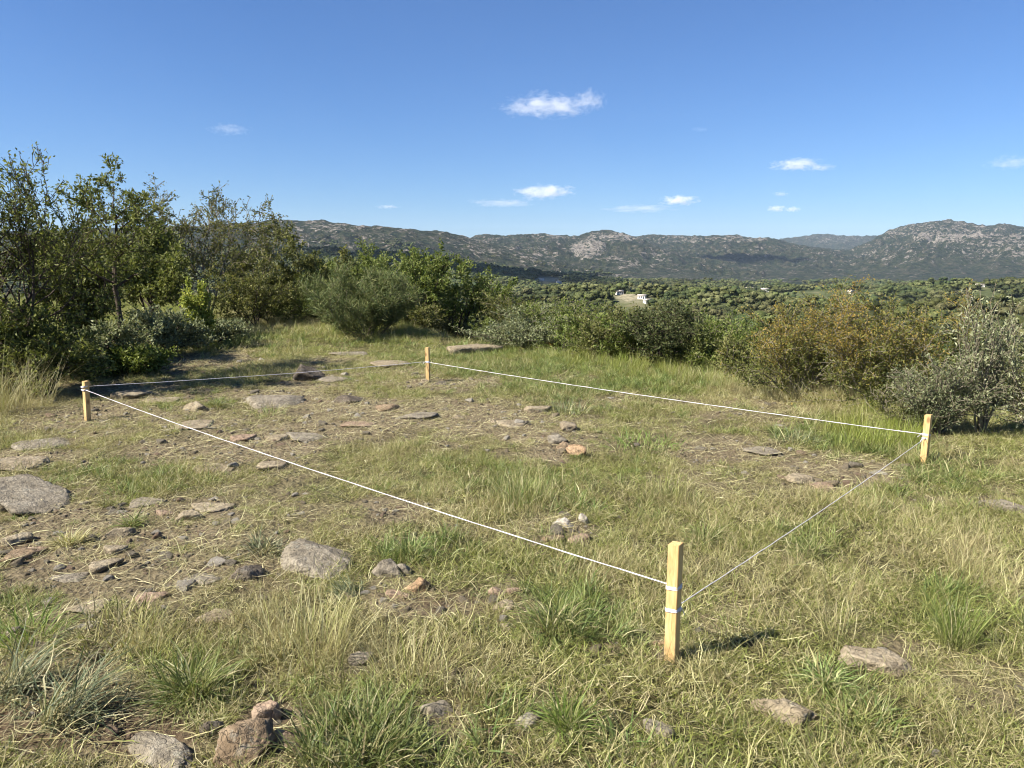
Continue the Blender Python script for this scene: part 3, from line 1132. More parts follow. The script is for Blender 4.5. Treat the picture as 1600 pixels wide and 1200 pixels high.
def rock(px, py, wpx, hpx, tone, label, name='rock', bury=0.32, rot=None, depth_k=0.75, seed=None, flat=0.0, cat='rock', hk=1.0, group=None, sub=None, tilt=(0, 0), rough=1.0):
    """a stone whose foot shows at px, py and that is wpx by hpx pixels large"""
    g = ground_at(px, py)
    dp = depth_of(g)
    w = wpx * dp / F
    seed = seed if seed is not None else int(px * 7 + py)
    bury = min(bury + 0.14, 0.62)
    rng = random.Random(seed)
    dd = w * depth_k
    elev = math.atan2(EYE - g.z, math.hypot(g.x, g.y))
    vis = max(hpx * dp / F - dd * math.sin(elev) * 0.75, 0.15 * w * hk) * hk * 0.85      # visible height above ground
    h = vis / (1 - bury)
    az = math.atan2(g.x, g.y)
    sub = sub or (5 if wpx > 60 and py > 700 else 4 if wpx > 24 else 3)
    me = rock_mesh(name, w, dd, h, seed, M_ROCK[tone], sub, flat, rough)
    back = dd * 0.42
    x, y = g.x + math.sin(az) * back, g.y + math.cos(az) * back
    o = link(name, me, label=label, cat=cat, group=group, loc=(x, y, h1(x, y) + h * (0.5 - bury)), rot=(tilt[0], tilt[1], (rot if rot is not None else -az) + rng.uniform(-0.12, 0.12)))
    return o


rock(38, 806, 135, 74, 'grey', 'broad grey brown slab boulder with dark undercut edge beside dry grass', 'boulder', 0.40, flat=0.45, depth_k=1.25, tilt=(R(8), R(6)), hk=0.62)
rock(500, 905, 122, 78, 'grey', 'large rounded grey boulder half buried in soil with green tufts behind', 'boulder', 0.42, flat=0.5, depth_k=1.2, seed=6, hk=0.62, tilt=(R(10), R(2)))
rock(604, 903, 50, 40, 'grey', 'rough pale grey stone lying against the large rounded boulder', 'rock', 0.3, seed=8)
rock(632, 899, 34, 28, 'grey', 'small grey stone touching the rough pale grey stone', 'rock', 0.3, seed=12)
rock(652, 925, 42, 31, 'orange', 'blocky orange brown stone with dark shadowed side on bare soil', 'rock', 0.22, seed=21)
rock(622, 936, 40, 16, 'pink', 'flat pinkish stone sunk in soil in front of the blocky orange stone', 'rock', 0.5, seed=23, flat=0.5)
rock(778, 932, 32, 23, 'pink', 'pinkish rounded stone on bare soil beside a dark green tussock', 'rock', 0.3, seed=31)
rock(803, 930, 24, 16, 'pink', 'small pinkish stone next to the pinkish rounded stone', 'rock', 0.3, seed=33)
rock(785, 956, 44, 24, 'beige', 'flat beige stone sunk in soil below the two pinkish stones', 'rock', 0.45, seed=35, flat=0.6)
rock(795, 985, 34, 16, 'beige', 'low beige stone among straw near the dark green tussock', 'rock', 0.45, seed=37)
rock(384, 1196, 98, 84, 'brown', 'large angular brown stone with split faces beside a long grey slab', 'rock', 0.22, seed=41, rot=R(25))
rock(256, 1196, 165, 60, 'grey', 'long tapering grey slab covered with fine cracks on dark soil', 'rock', 0.3, seed=44, rot=R(-38), depth_k=0.40, flat=0.4, hk=0.55)
rock(328, 1150, 44, 36, 'dark', 'small dark brown stone between the long grey slab and a green tussock', 'rock', 0.25, seed=46)
rock(418, 1132, 46, 46, 'pink', 'upright pinkish beige stone behind the angular brown stone', 'rock', 0.25, seed=48)
rock(448, 1168, 56, 38, 'pink', 'pinkish stone half hidden under a spreading green tussock', 'rock', 0.35, seed=50)
rock(682, 1122, 54, 36, 'grey', 'grey faceted stone at the edge of a bare patch beside straw', 'rock', 0.35, seed=52)
rock(828, 1140, 56, 34, 'grey', 'flat grey cracked stone beside a bright green tussock', 'rock', 0.4, seed=55, flat=0.6)
rock(1028, 1152, 56, 36, 'grey', 'low grey stone sunk in short turf below the stake with two wraps', 'rock', 0.45, seed=57, flat=0.7)
rock(564, 1040, 42, 30, 'grey', 'small grey beige stone surrounded by yellow dry grass', 'rock', 0.35, seed=59)
rock(1232, 1132, 118, 52, 'beige', 'long flat beige stone embedded in turf with dry soil behind it', 'rock', 0.5, seed=61, rot=R(-18), depth_k=0.5, flat=0.55)
rock(1372, 1052, 124, 44, 'beige', 'long flat pale stone embedded in turf behind the other long flat stone', 'rock', 0.5, seed=63, rot=R(-14), depth_k=0.48, flat=0.5)
rock(182, 866, 36, 19, 'beige', 'thin pale beige slab tilted on stony soil', 'rock', 0.25, seed=65, flat=0.4)
rock(168, 893, 50, 22, 'beige', 'flat beige brown stone below the thin pale slab', 'rock', 0.4, seed=67, flat=0.5)
rock(186, 842, 52, 24, 'beige', 'elongated beige stone above the thin pale slab', 'rock', 0.42, seed=69, rot=R(30), depth_k=0.4)
rock(386, 908, 56, 36, 'dark', 'dark hollow looking stone beside the large rounded boulder', 'rock', 0.3, seed=71)
rock(28, 852, 44, 22, 'beige', 'uppermost of the broken beige slabs below the broad slab boulder', 'rock', 0.3, seed=73, flat=0.4)
rock(52, 868, 46, 18, 'pink', 'middle one of the broken beige slabs, pinkish and thin', 'rock', 0.3, seed=75, flat=0.4)
rock(30, 876, 52, 20, 'brown', 'lowest of the broken slabs, brown with a dark edge', 'rock', 0.3, seed=77, flat=0.4)
rock(296, 812, 40, 18, 'beige', 'flat beige stone on pale soil beyond the large rounded boulder', 'rock', 0.42, seed=79, flat=0.5)
rock(262, 806, 34, 15, 'pink', 'small pinkish stone next to the flat beige stone on pale soil', 'rock', 0.42, seed=81)
rock(425, 638, 112, 36, 'grey', 'broad grey brown outcrop inside the strings with dark crevice below', 'boulder', 0.45, seed=83, flat=0.5, depth_k=0.9, hk=0.6)
rock(483, 596, 52, 34, 'dark', 'dark stump like rock standing under the tree side string', 'rock', 0.2, seed=85)
rock(206, 624, 64, 16, 'beige', 'long flat pale stone beside the stake on bare soil', 'rock', 0.45, seed=87, flat=0.4)
rock(308, 642, 44, 18, 'beige', 'pale stone at the foot of green grass beside the broad outcrop', 'rock', 0.4, seed=89)
rock(548, 630, 56, 18, 'dark', 'low dark rock between the broad outcrop and the bare soil', 'rock', 0.3, seed=91)
rock(608, 642, 44, 14, 'brown', 'low brown rock on the bare soil inside the strings', 'rock', 0.4, seed=92)
rock(888, 676, 28, 32, 'beige', 'upright elongated beige stone of the small stone heap', 'rock', 0.25, seed=94, depth_k=1.3, hk=0.55, flat=0.5)
rock(872, 694, 34, 18, 'grey', 'flat grey stone at the side of the small stone heap', 'rock', 0.35, seed=95)
rock(900, 714, 34, 26, 'orange', 'orange brown block in front of the small stone heap', 'rock', 0.25, seed=97)
rock(880, 704, 24, 18, 'brown', 'small brown stone between the others of the stone heap', 'rock', 0.3, seed=98)
rock(912, 818, 17, 22, 'white', 'small bright white stone standing in dry grass', 'rock', 0.2, seed=99)
rock(880, 824, 38, 22, 'white', 'whitish broken stone beside the small bright white stone', 'rock', 0.35, seed=101)
rock(904, 850, 36, 18, 'pink', 'flat pinkish stone in front of the whitish broken stone', 'rock', 0.4, seed=103, flat=0.5)
rock(864, 848, 40, 16, 'brown', 'flat brown stone near the whitish broken stone', 'rock', 0.45, seed=105, flat=0.5)
rock(840, 645, 44, 15, 'beige', 'pale flat stone beside a grey green weed inside the strings', 'rock', 0.45, seed=107, flat=0.5)
rock(1250, 758, 50, 22, 'beige', 'rounded beige stone with dark end on bare soil inside the strings', 'rock', 0.3, seed=109)
rock(1284, 764, 40, 14, 'pink', 'flat stone next to the rounded beige stone with dark end', 'rock', 0.45, seed=111)
rock(1556, 800, 104, 26, 'grey', 'long pale grey slab flush with grass outside the strings', 'rock', 0.5, seed=113, flat=0.5, depth_k=0.4, rot=R(-30))
rock(742, 553, 92, 17, 'beige', 'pale flat outcrop beyond the thin looking stake', 'boulder', 0.4, seed=115, flat=0.6, depth_k=0.5)
rock(663, 599, 18, 8, 'beige', 'small pale stone at the foot of the thin looking stake', 'rock', 0.3, seed=117)
rock(688, 602, 34, 9, 'dark', 'low dark stone beside the foot of the thin looking stake', 'rock', 0.4, seed=119)
rock(770, 662, 16, 9, 'beige', 'small pale beige stone on bare soil below the grey green weed', 'rock', 0.35, seed=121)
rock(716, 655, 20, 8, 'beige', 'small pale stone in the middle of the bare soil', 'rock', 0.4, seed=123)
rock(382, 690, 42, 13, 'pink', 'pinkish flat stone on pale soil beside the long taut string', 'rock', 0.45, seed=125, flat=0.5)
rock(432, 690, 36, 13, 'beige', 'beige flat stone on pale soil inside the long taut string', 'rock', 0.45, seed=127, flat=0.5)
rock(424, 734, 50, 16, 'beige', 'long beige stone directly under the long taut string', 'rock', 0.5, seed=129, flat=0.5)
rock(18, 1000, 46, 30, 'grey', 'grey stone in fresh yellow green grass near dark soil', 'rock', 0.4, seed=131)
rock(240, 940, 54, 18, 'pink', 'pinkish flat stone in trampled dry soil', 'rock', 0.45, seed=133, flat=0.5)
rock(1040, 1016, 44, 14, 'orange', 'sandy clod of soil at the foot of the stake with two wraps', 'clod', 0.5, seed=135, flat=0.6, cat='clod')
rock(30, 735, 90, 22, 'beige', 'low pale ledge with dry stalks behind the broad slab boulder', 'boulder', 0.45, seed=137, flat=0.5)
rock(1140, 535, 78, 22, 'beige', 'pale bare rock slab showing between bushes on the slope', 'boulder', 0.4, seed=139, flat=0.5)
rock(1385, 492, 60, 12, 'beige', 'distant pale bare rock behind the orange tinged bush', 'boulder', 0.4, seed=141, flat=0.5)

for (px, py, w, h, tone, lab) in (
        (112, 912, 62, 20, 'grey', 'flat grey slab sunk in soil below the broken slabs'), (335, 800, 66, 20, 'beige', 'half buried pale slab beyond the dark hollow looking stone'),
        (232, 790, 58, 17, 'grey', 'grey ledge of rock in thin grass beyond the elongated beige stone'), (318, 915, 60, 20, 'grey', 'half buried grey slab between the dark hollow stone and trampled soil'),
        (140, 960, 66, 22, 'beige', 'flat beige slab at the edge of the yellow green leafy clump'), (336, 972, 56, 18, 'beige', 'flat beige slab in front of the half buried grey slab'),
        (70, 700, 90, 18, 'grey', 'long grey ledge outside the strings behind the low pale ledge'), (300, 672, 78, 15, 'beige', 'pale bedrock patch crossed by the long taut string'),
        (478, 690, 70, 15, 'grey', 'grey bedrock patch beside the beige flat stone on pale soil'), (335, 738, 66, 16, 'beige', 'pale slab outside the long taut string near the long beige stone'),
        (652, 655, 70, 13, 'grey', 'low grey slab on the bare soil behind the low brown rock'), (520, 598, 78, 13, 'grey', 'grey ledge beside the dark stump like rock'),
        (612, 574, 70, 10, 'beige', 'pale ledge outside the strings beside the thin looking stake'), (545, 556, 64, 9, 'grey', 'thin grey ledge in front of the broom bush'),
        (560, 668, 60, 13, 'pink', 'pinkish bedrock patch in the middle of the bare soil'), (252, 630, 66, 14, 'beige', 'pale stone ledge between the long flat pale stone and the outcrop'),
        (800, 668, 54, 12, 'beige', 'beige slab on bare soil between the weed and the stone heap'), (1190, 712, 60, 14, 'grey', 'grey slab in short grass behind the rounded beige stone')):
    rock(px, py, w, h, tone, lab, 'flat_rock', 0.42, flat=0.42, depth_k=0.85, hk=0.7, seed=int(px * 3 + py))

# loose gravel and dry stalks on the bare soil
peb = [rock_mesh('pebble', 1, rg.uniform(0.6, 1), rg.uniform(0.4, 0.7), 300 + k, M_ROCK[('beige', 'pink', 'beige', 'grey', 'white')[k]], 3) for k in range(5)]
C_PEB = proto_collection('pebble', peb)
M_LITTER = grass_material('dry_stalks', STRAW, STRAW, 0.15, True, 1.0, 0.0)
lit = [blade_mesh('dry_stalk', [blades(rg, 14, 0.16, (0.06, 0.24), (0.0016, 0.004), (1.25, 1.62), (-0.35, 0.35), 5, None, 0.7)], M_LITTER) for k in range(5)]
C_LIT = proto_collection('dry_stalk', lit)


def lay_gravel():
    rng = np.random.default_rng(77)
    x, y = ring_points(rng, None, 1.2, 13, R(44), 230)
    z = H(x, y)
    bare, green, dry = cover(x, y, z)
    px, py = project(x, y, z)
    m = rng.random(len(x)) < bare ** 1.5 * 0.8 + 0.015
    k = m.sum()
    s = np.exp(rng.normal(math.log(0.017), 0.65, k))
    s = np.clip(s, 0.006, 0.11)
    P = np.stack([x[m], y[m], z[m] + s * 0.06], -1)
    scatter('gravel', C_PEB, 5, P, rng.random((k, 3)) * np.array([0.5, 0.5, 6.28]), s, 'loose gravel and chips lying on the bare soil', cat='gravel', seed=9)
    x, y = ring_points(rng, None, 1.6, 11, R(40), 26)
    z = H(x, y)
    bare, green, dry = cover(x, y, z)
    px, py = project(x, y, z)
    zone = np.where(px < 480, 0.9, 0.35)
    m = rng.random(len(x)) < np.clip(bare - 0.25, 0, 1) * zone
    k = m.sum()
    s = np.clip(np.exp(rng.normal(math.log(0.065), 0.4, k)), 0.03, 0.16)
    P = np.stack([x[m], y[m], z[m] - s * 0.04], -1)
    sc = np.stack([s, s * rng.uniform(0.7, 1.2, k), s * rng.uniform(0.35, 0.7, k)], -1)
    scatter('rubble', C_PEB, 5, P, np.stack([rng.normal(0, 0.15, k), rng.normal(0, 0.15, k), rng.random(k) * 6.28], -1), sc, 'half buried flat stone rubble in the bare soil', cat='rubble', seed=19)
    x, y = ring_points(rng, None, 1.2, 14, R(44), 85)
    z = H(x, y)
    bare, green, dry = cover(x, y, z)
    m = rng.random(len(x)) < 0.25 + 0.7 * bare
    k = m.sum()
    P = np.stack([x[m], y[m], z[m] + 0.006], -1)
    rot = np.stack([rng.normal(0, 0.05, k), rng.normal(0, 0.05, k), rng.random(k) * 6.28], -1)
    scatter('plant_litter', C_LIT, 5, P, rot, rng.uniform(0.5, 1.2, k), 'dry broken stalks and dead grass strewn over the soil', None, rng.random(k), cat='litter', seed=10)


lay_gravel()

# ------------------------------------------------------------------ grass tussocks and weeds
M_TUS = {
    'green': grass_material('tussock_green', GR_FRESH, STRAW, 0.3, False, 0.18, 0.7),
    'bright': grass_material('tussock_bright', ((0, (0.09, 0.15, 0.025)), (0.5, (0.15, 0.22, 0.04)), (1, (0.25, 0.31, 0.08))), STRAW, 0.35, False, 0.10, 0.6),
    'grey': grass_material('tussock_grey', GR_GREY, STRAW, 0.25, False, 0.28, 0.7),
    'straw': grass_material('tussock_straw', GR, STRAW, 0.3, False, 0.75, 0.6),
    'olive': grass_material('tussock_olive', GR, STRAW, 0.3, False, 0.35, 0.6),
}


def tussock(px, py, wpx, hpx, mat, label, n=160, style='arch', lean=None, seed=None, name='grass_tussock', cat='grass tussock'):
    g = ground_at(px, py)
    dp = depth_of(g)
    w, h = wpx * dp / F, hpx * dp / F
    rng = np.random.default_rng(seed or int(px + 3 * py))
    parts = []
    if style == 'arch':
        parts.append(blades(rng, n, w * 0.14, (h * 0.45, h * 1.2), (0.0032, 0.0062), (0.1, 1.0), (0.4, 2.2), 7, lean, 0.6, outward=0.7))
        parts.append(blades(rng, n // 2, w * 0.30, (h * 0.4, h * 0.9), (0.003, 0.006), (0.5, 1.4), (0.1, 1.0), 6, lean, 0.9, outward=0.7))
        parts.append(blades(rng, n // 4, w * 0.2, (w * 0.25, w * 0.5), (0.002, 0.004), (1.2, 1.6), (-0.2, 0.3), 5, None, 0.4, outward=0.95))
    elif style == 'upright':
        parts.append(blades(rng, n, w * 0.35, (h * 0.6, h * 1.15), (0.003, 0.006), (0.0, 0.3), (0.0, 0.7), 5, lean, 0.2, outward=0.6))
    elif style == 'spread':
        parts.append(blades(rng, n, w * 0.38, (h * 0.5, h * 1.0), (0.0035, 0.0065), (0.1, 0.9), (0.2, 1.5), 5, lean, 0.45, outward=0.6))
    elif style == 'lying':
        parts.append(blades(rng, n, w * 0.3, (w * 0.25, w * 0.6), (0.003, 0.0065), (1.3, 1.55), (-0.15, 0.25), 8, lean, 0.9, outward=0.6))
    elif style == 'wisp':
        parts.append(blades(rng, n, w * 0.30, (h * 0.6, h * 1.25), (0.0016, 0.003), (0.0, 0.5), (0.0, 1.3), 6, lean, 0.5, outward=0.7))
    me = blade_mesh(name, parts, M_TUS[mat])
    return link(name, me, label=label, cat=cat, loc=g)


tussock(868, 990, 150, 95, 'green', 'dark green arching tussock beside the pinkish stones', 220)
tussock(885, 1140, 105, 85, 'bright', 'bright green upright tussock beside the flat grey cracked stone', 170)
tussock(300, 1085, 190, 100, 'green', 'wide green tussock behind the small dark brown stone', 260)
tussock(555, 1180, 240, 100, 'green', 'dense spreading dark green clump of short stems over the pinkish stone', 800, 'spread')
tussock(95, 1125, 250, 150, 'grey', 'grey green tussock with long arching blades on dark soil', 170, 'arch', (0.5, 0.8))
tussock(15, 1085, 200, 130, 'grey', 'shaded grey green tussock beyond the long arching blades', 150, 'arch', (0.7, 1.0))
tussock(150, 1150, 240, 60, 'straw', 'bleached dead stalks splayed flat over the dark soil', 34, 'lying')
tussock(40, 760, 200, 50, 'straw', 'bleached dead stalks lying across the low pale ledge', 40, 'lying')
tussock(180, 1000, 200, 70, 'olive', 'olive tangled grass above the wide green tussock', 260, 'spread')
tussock(960, 1010, 150, 40, 'straw', 'bleached stalks fanned out beside the dark green arching tussock', 26, 'lying')
tussock(40, 1000, 140, 80, 'bright', 'yellow green leafy clump above the arching grey green tussock', 200, 'spread')
tussock(412, 862, 120, 48, 'grey', 'grey green tuft hanging over the edge of the large rounded boulder', 140)
tussock(640, 866, 120, 46, 'green', 'low green tuft behind the rough pale grey stone', 180)
tussock(545, 930, 90, 46, 'grey', 'thin bladed tuft leaning on the front of the large rounded boulder', 110, 'arch', (2.6, 0.5))
tussock(1495, 1010, 90, 95, 'bright', 'fresh narrow upright green tuft in dry turf', 200, 'wisp')
tussock(1306, 1000, 90, 120, 'straw', 'tall thin yellow stems standing alone in turf', 40, 'wisp')
tussock(1100, 848, 100, 52, 'green', 'dark green tuft beyond the stake with two wraps', 150)
tussock(1265, 868, 100, 46, 'green', 'green tuft next to the short thin string', 150)
tussock(965, 1000, 120, 52, 'green', 'lying green tuft with bleached stems next to the dark green arching tussock', 120, 'arch', (-0.1, 0.7))
tussock(1290, 1070, 130, 66, 'green', 'green tuft between the two long flat stones', 170)
tussock(1350, 1130, 140, 60, 'green', 'leafy green patch beside the long flat beige stone', 260, 'spread')
tussock(1244, 692, 84, 34, 'grey', 'grey green weed on bare soil near the far end of the meadow string', 150, 'spread', None, None, 'weed', 'weed')
tussock(888, 645, 80, 36, 'grey', 'grey green weed behind the small stone heap', 150, 'spread', None, None, 'weed', 'weed')
tussock(340, 636, 64, 30, 'green', 'green grass tuft at the end of the broad grey brown outcrop', 130)
tussock(420, 648, 70, 22, 'green', 'green grass fringe below the broad grey brown outcrop', 120, 'spread')
tussock(480, 1020, 240, 110, 'straw', 'large wispy straw yellow clump of dry grass', 260, 'wisp')
tussock(640, 1060, 220, 80, 'straw', 'low straw yellow clump beside the small grey beige stone', 240, 'wisp')
tussock(730, 1090, 120, 46, 'straw', 'brownish dry clump beside the grey faceted stone', 160, 'wisp')
tussock(30, 640, 150, 95, 'straw', 'tall pale feathery dry grass outside the strings near the trees', 300, 'wisp')
tussock(-30, 650, 150, 110, 'straw', 'tall pale dry grass clump beyond the feathery dry grass', 260, 'wisp')
tussock(205, 822, 56, 44, 'green', 'small green tuft above the thin pale beige slab', 110)
tussock(110, 850, 110, 46, 'straw', 'brown dry tuft between the broken slabs and the elongated stone', 150, 'arch')
tussock(820, 790, 150, 60, 'olive', 'yellow green patch of longer grass in the middle of the plot', 260, 'wisp')
tussock(1040, 780, 130, 50, 'olive', 'yellow green grass patch inside the short thin string', 220, 'wisp')
tussock(1430, 750, 90, 40, 'green', 'green tuft at the foot of the stake beside the silvery shrub', 140)
tussock(1010, 700, 150, 36, 'bright', 'bright green low patch beside the orange brown block', 200, 'spread')

# ------------------------------------------------------------------ shrubs and trees
def bark(name, c1, c2):
    t = NT(name)
    n = t.noise(18, 5, 0.65, t.coord('Object'), 0.4)
    return t.finish(t.principled(t.ramp(n, (0.3, c1), (0.7, c2)), 0.9, 0.15, t.bump(n, 0.6, 0.01)).outputs[0])


M_BARK = bark('bark_dark', (0.035, 0.026, 0.02), (0.10, 0.078, 0.06))
M_BARK_GREY = bark('bark_grey', (0.10, 0.085, 0.058), (0.24, 0.21, 0.15))
LEAF = {
    'dark': leaf_material('leaves_dark', ((0, (0.073, 0.092, 0.023)), (0.5, (0.134, 0.156, 0.041)), (1, (0.238, 0.250, 0.086))), 0.38),
    'olive': leaf_material('leaves_olive', ((0, (0.08, 0.095, 0.026)), (0.5, (0.145, 0.155, 0.048)), (1, (0.235, 0.225, 0.085))), 0.38),
    'green': leaf_material('leaves_green', ((0, (0.075, 0.112, 0.023)), (0.5, (0.144, 0.182, 0.041)), (1, (0.230, 0.255, 0.080))), 0.35, 0.45, 0.3),
    'broom': leaf_material('broom_stems', ((0, (0.065, 0.099, 0.032)), (0.5, (0.123, 0.152, 0.052)), (1, (0.217, 0.217, 0.087))), 0.15, 0.55, 0.3),
    'orange': leaf_material('leaves_orange', ((0, (0.075, 0.095, 0.028)), (0.5, (0.150, 0.165, 0.042)), (0.68, (0.235, 0.190, 0.045)), (1, (0.36, 0.235, 0.06))), 0.3, 0.5, 0.3),
    'rust': leaf_material('leaves_rust', ((0, (0.08, 0.094, 0.032)), (0.3, (0.174, 0.152, 0.046)), (0.6, (0.283, 0.181, 0.046)), (1, (0.42, 0.268, 0.07))), 0.28, 0.5, 0.3),
    'silver': leaf_material('leaves_silver', ((0, (0.192, 0.210, 0.102)), (0.5, (0.300, 0.318, 0.180)), (1, (0.444, 0.456, 0.300))), 0.35, 0.6, 0.25),
    'greygreen': leaf_material('leaves_greygreen', ((0, (0.102, 0.123, 0.058)), (0.5, (0.181, 0.203, 0.102)), (1, (0.29, 0.304, 0.167))), 0.25, 0.5, 0.3),
    'deep': leaf_material('leaves_deep', ((0, (0.035, 0.048, 0.016)), (0.5, (0.065, 0.080, 0.028)), (1, (0.12, 0.13, 0.05))), 0.25),
    'yellow': leaf_material('leaves_yellow', ((0, (0.145, 0.189, 0.036)), (0.5, (0.29, 0.334, 0.065)), (1, (0.493, 0.493, 0.123))), 0.35, 0.5, 0.3),
}


def unit(v):
    return v / (np.linalg.norm(v) + 1e-12)


def grow(rng, stems=3, L0=1.6, levels=3, nchild=(6, 5, 4), ratio=(0.55, 0.5, 0.5), ang=(0.7, 0.8, 0.8), wander=0.16, up=(0.10, 0.06, 0.03, 0.0), r0=0.03,
         lean0=(0.1, 0.6), base=0.1, leaflev=2, gap=0.035, tmin=0.3, lean=None):
    """branch polylines with radii, and leaf anchors (position, direction)"""
    polys, AP, AD = [], [], []

    def br(p, d, L, r, lev):
        n = int(np.clip(round(L / 0.09), 3, 9))
        st = L / n
        pts, rad, ds = [p], [r], [d]
        for i in range(n):
            d = unit(d + rng.normal(0, wander, 3) + np.array([0, 0, up[min(lev, len(up) - 1)]]))
            p = p + d * st
            pts.append(p)
            ds.append(d)
            rad.append(r * (1 - 0.72 * (i + 1) / n))
        polys.append((np.array(pts), np.array(rad)))
        if lev >= leaflev:
            m = max(2, int(L / gap))
            for q in np.linspace(0.12, 1.0, m):
                f = q * n
                i = min(int(f), n - 1)
                AP.append(pts[i] + (pts[i + 1] - pts[i]) * (f - i))
                AD.append(ds[i + 1])
        if lev < levels:
            k = nchild[min(lev, len(nchild) - 1)]
            for j in range(k):
                q = tmin + (1 - tmin) * (j + rng.random()) / k
                f = q * n
                i = min(int(f), n - 1)
                pp = pts[i] + (pts[i + 1] - pts[i]) * (f - i)
                dd = ds[i + 1]
                perp = unit(np.cross(dd, rng.normal(0, 1, 3)))
                a = ang[min(lev, len(ang) - 1)] * rng.uniform(0.65, 1.3)
                cd = unit(dd * math.cos(a) + perp * math.sin(a))
                br(pp, cd, L * ratio[min(lev, len(ratio) - 1)] * rng.uniform(0.6, 1.25) * (1.1 - 0.35 * q), rad[i] * 0.62, lev + 1)
    for s_ in range(stems):
        a = rng.random() * 6.283 if lean is None else lean[0] + rng.normal(0, lean[1])
        t0 = rng.uniform(*lean0)
        d = np.array([math.sin(t0) * math.cos(a), math.sin(t0) * math.sin(a), math.cos(t0)])
        b = rng.random() * base
        br(np.array([b * math.cos(a), b * math.sin(a), -0.05]), d, L0 * rng.uniform(0.7, 1.1), r0 * rng.uniform(0.7, 1.1), 0)
    return polys, np.array(AP), np.array(AD)


def branch_mesh(name, polys, mat, minr=0.0035, k=1.0):
    Vs, Fs, off = [], [], 0
    for pts, rad in polys:
        sides = 7 if rad[0] > 0.02 else 4 if rad[0] > 0.008 else 3
        V, F_ = tube(pts, np.maximum(rad * k, minr), sides)
        Vs.append(V)
        Fs.append(F_ + off)
        off += len(V)
    return mesh_np(name, np.concatenate(Vs), np.concatenate(Fs), [mat], None, True)


def leaf_mesh(name, rng, AP, AD, per, L, wr, mat, droop=0.0, jit=0.02, along=0.5, rfield=None):
    n = len(AP) * per
    P = np.repeat(AP, per, 0) + rng.normal(0, jit, (n, 3))
    D = np.repeat(AD, per, 0)
    d = D * along + rng.normal(0, 0.55, (n, 3))
    d[:, 2] -= droop
    d /= np.linalg.norm(d, axis=1)[:, None]
    s_ = np.cross(d, rng.normal(0, 1, (n, 3)))
    s_ /= np.linalg.norm(s_, axis=1)[:, None]
    nr = np.cross(s_, d)
    l = rng.uniform(L[0], L[1], n)[:, None]
    w = l * wr * rng.uniform(0.8, 1.2, n)[:, None]
    V = np.stack([P, P + d * l * 0.5 + s_ * w * 0.5 + nr * l * 0.06, P + d * l - nr * l * 0.08, P + d * l * 0.5 - s_ * w * 0.5 + nr * l * 0.06], 1)
    rnd = rng.random(n)
    if rfield is not None:
        rnd = np.clip(rnd * 0.5 + 0.5 * rfield(P), 0, 1)
    F_ = np.arange(n * 4).reshape(n, 4)
    return mesh_np(name, V.reshape(-1, 3), F_, [mat], {'rnd': np.repeat(rnd, 4)}, False)


def place_px(px, dist):
    d = pdir(px, 400)
    k = dist / math.hypot(d[0], d[1])
    x, y = d[0] * k, d[1] * k
    return Vector((x, y, h1(x, y)))


def plant(name, px, dist, top, wpx, label, cat, leaf, L, wr=0.4, per=3, seed=0, bk=None, group=None, parts=('trunk', 'crown'), base_py=None, droop=0.0, jit=0.02, jitscale=1.0, rfield=None, minr=0.0035, **kw):
    """grow a plant at a place and fit it to the height and width the photograph gives it"""
    g = ground_at(px, base_py) if base_py else place_px(px, dist)
    dp = depth_of(g)
    hgt = z_at(g.x, g.y, top) - g.z
    wid = wpx * dp / F
    rng = np.random.default_rng(seed)
    polys, AP, AD = grow(rng, **kw)
    lo, hi = np.percentile(AP, 1.0, 0), np.percentile(AP, 99.0, 0)
    sz = hgt / np.percentile(AP[:, 2], 99.8 if name == 'tree' else 99.0)
    sx = wid / max(hi[0] - lo[0], 1e-3)
    cx, cy = 0.5 * (lo[0] + hi[0]), 0.5 * (lo[1] + hi[1])
    S = np.array([sx, sx, sz])

    def fit(P):
        Q = P * S
        k = np.clip(Q[:, 2] / max(hgt, 0.1), 0, 1)[:, None]
        return Q - k * np.array([cx * sx, cy * sx, 0]) * 0.85
    polys = [(fit(p), r) for p, r in polys]
    AP = fit(AP)
    root = link(name, None, label=label, cat=cat, group=group, loc=g)
    root.empty_display_size = 0.2
    link(parts[0], branch_mesh(parts[0], polys, bk or M_BARK, minr), root)
    link(parts[1], leaf_mesh(parts[1], rng, AP, AD, per, L, wr, LEAF[leaf], droop, jit, rfield=rfield), root)
    return root


TREE = dict(stems=3, L0=1.5, levels=3, nchild=(8, 7, 5), ratio=(0.62, 0.5, 0.55), ang=(0.75, 0.8, 0.8), wander=0.15, r0=0.04, lean0=(0.15, 0.65), leaflev=2, gap=0.035)
SHRUB = dict(stems=7, L0=1.0, levels=2, nchild=(8, 6), ratio=(0.55, 0.5), ang=(0.7, 0.8), wander=0.16, r0=0.018, lean0=(0.1, 0.95), leaflev=1, gap=0.03, tmin=0.2)
DENSE = dict(stems=9, L0=1.0, levels=2, nchild=(10, 7), ratio=(0.5, 0.5), ang=(0.8, 0.85), wander=0.18, r0=0.02, lean0=(0.1, 1.1), leaflev=1, gap=0.028, tmin=0.15)

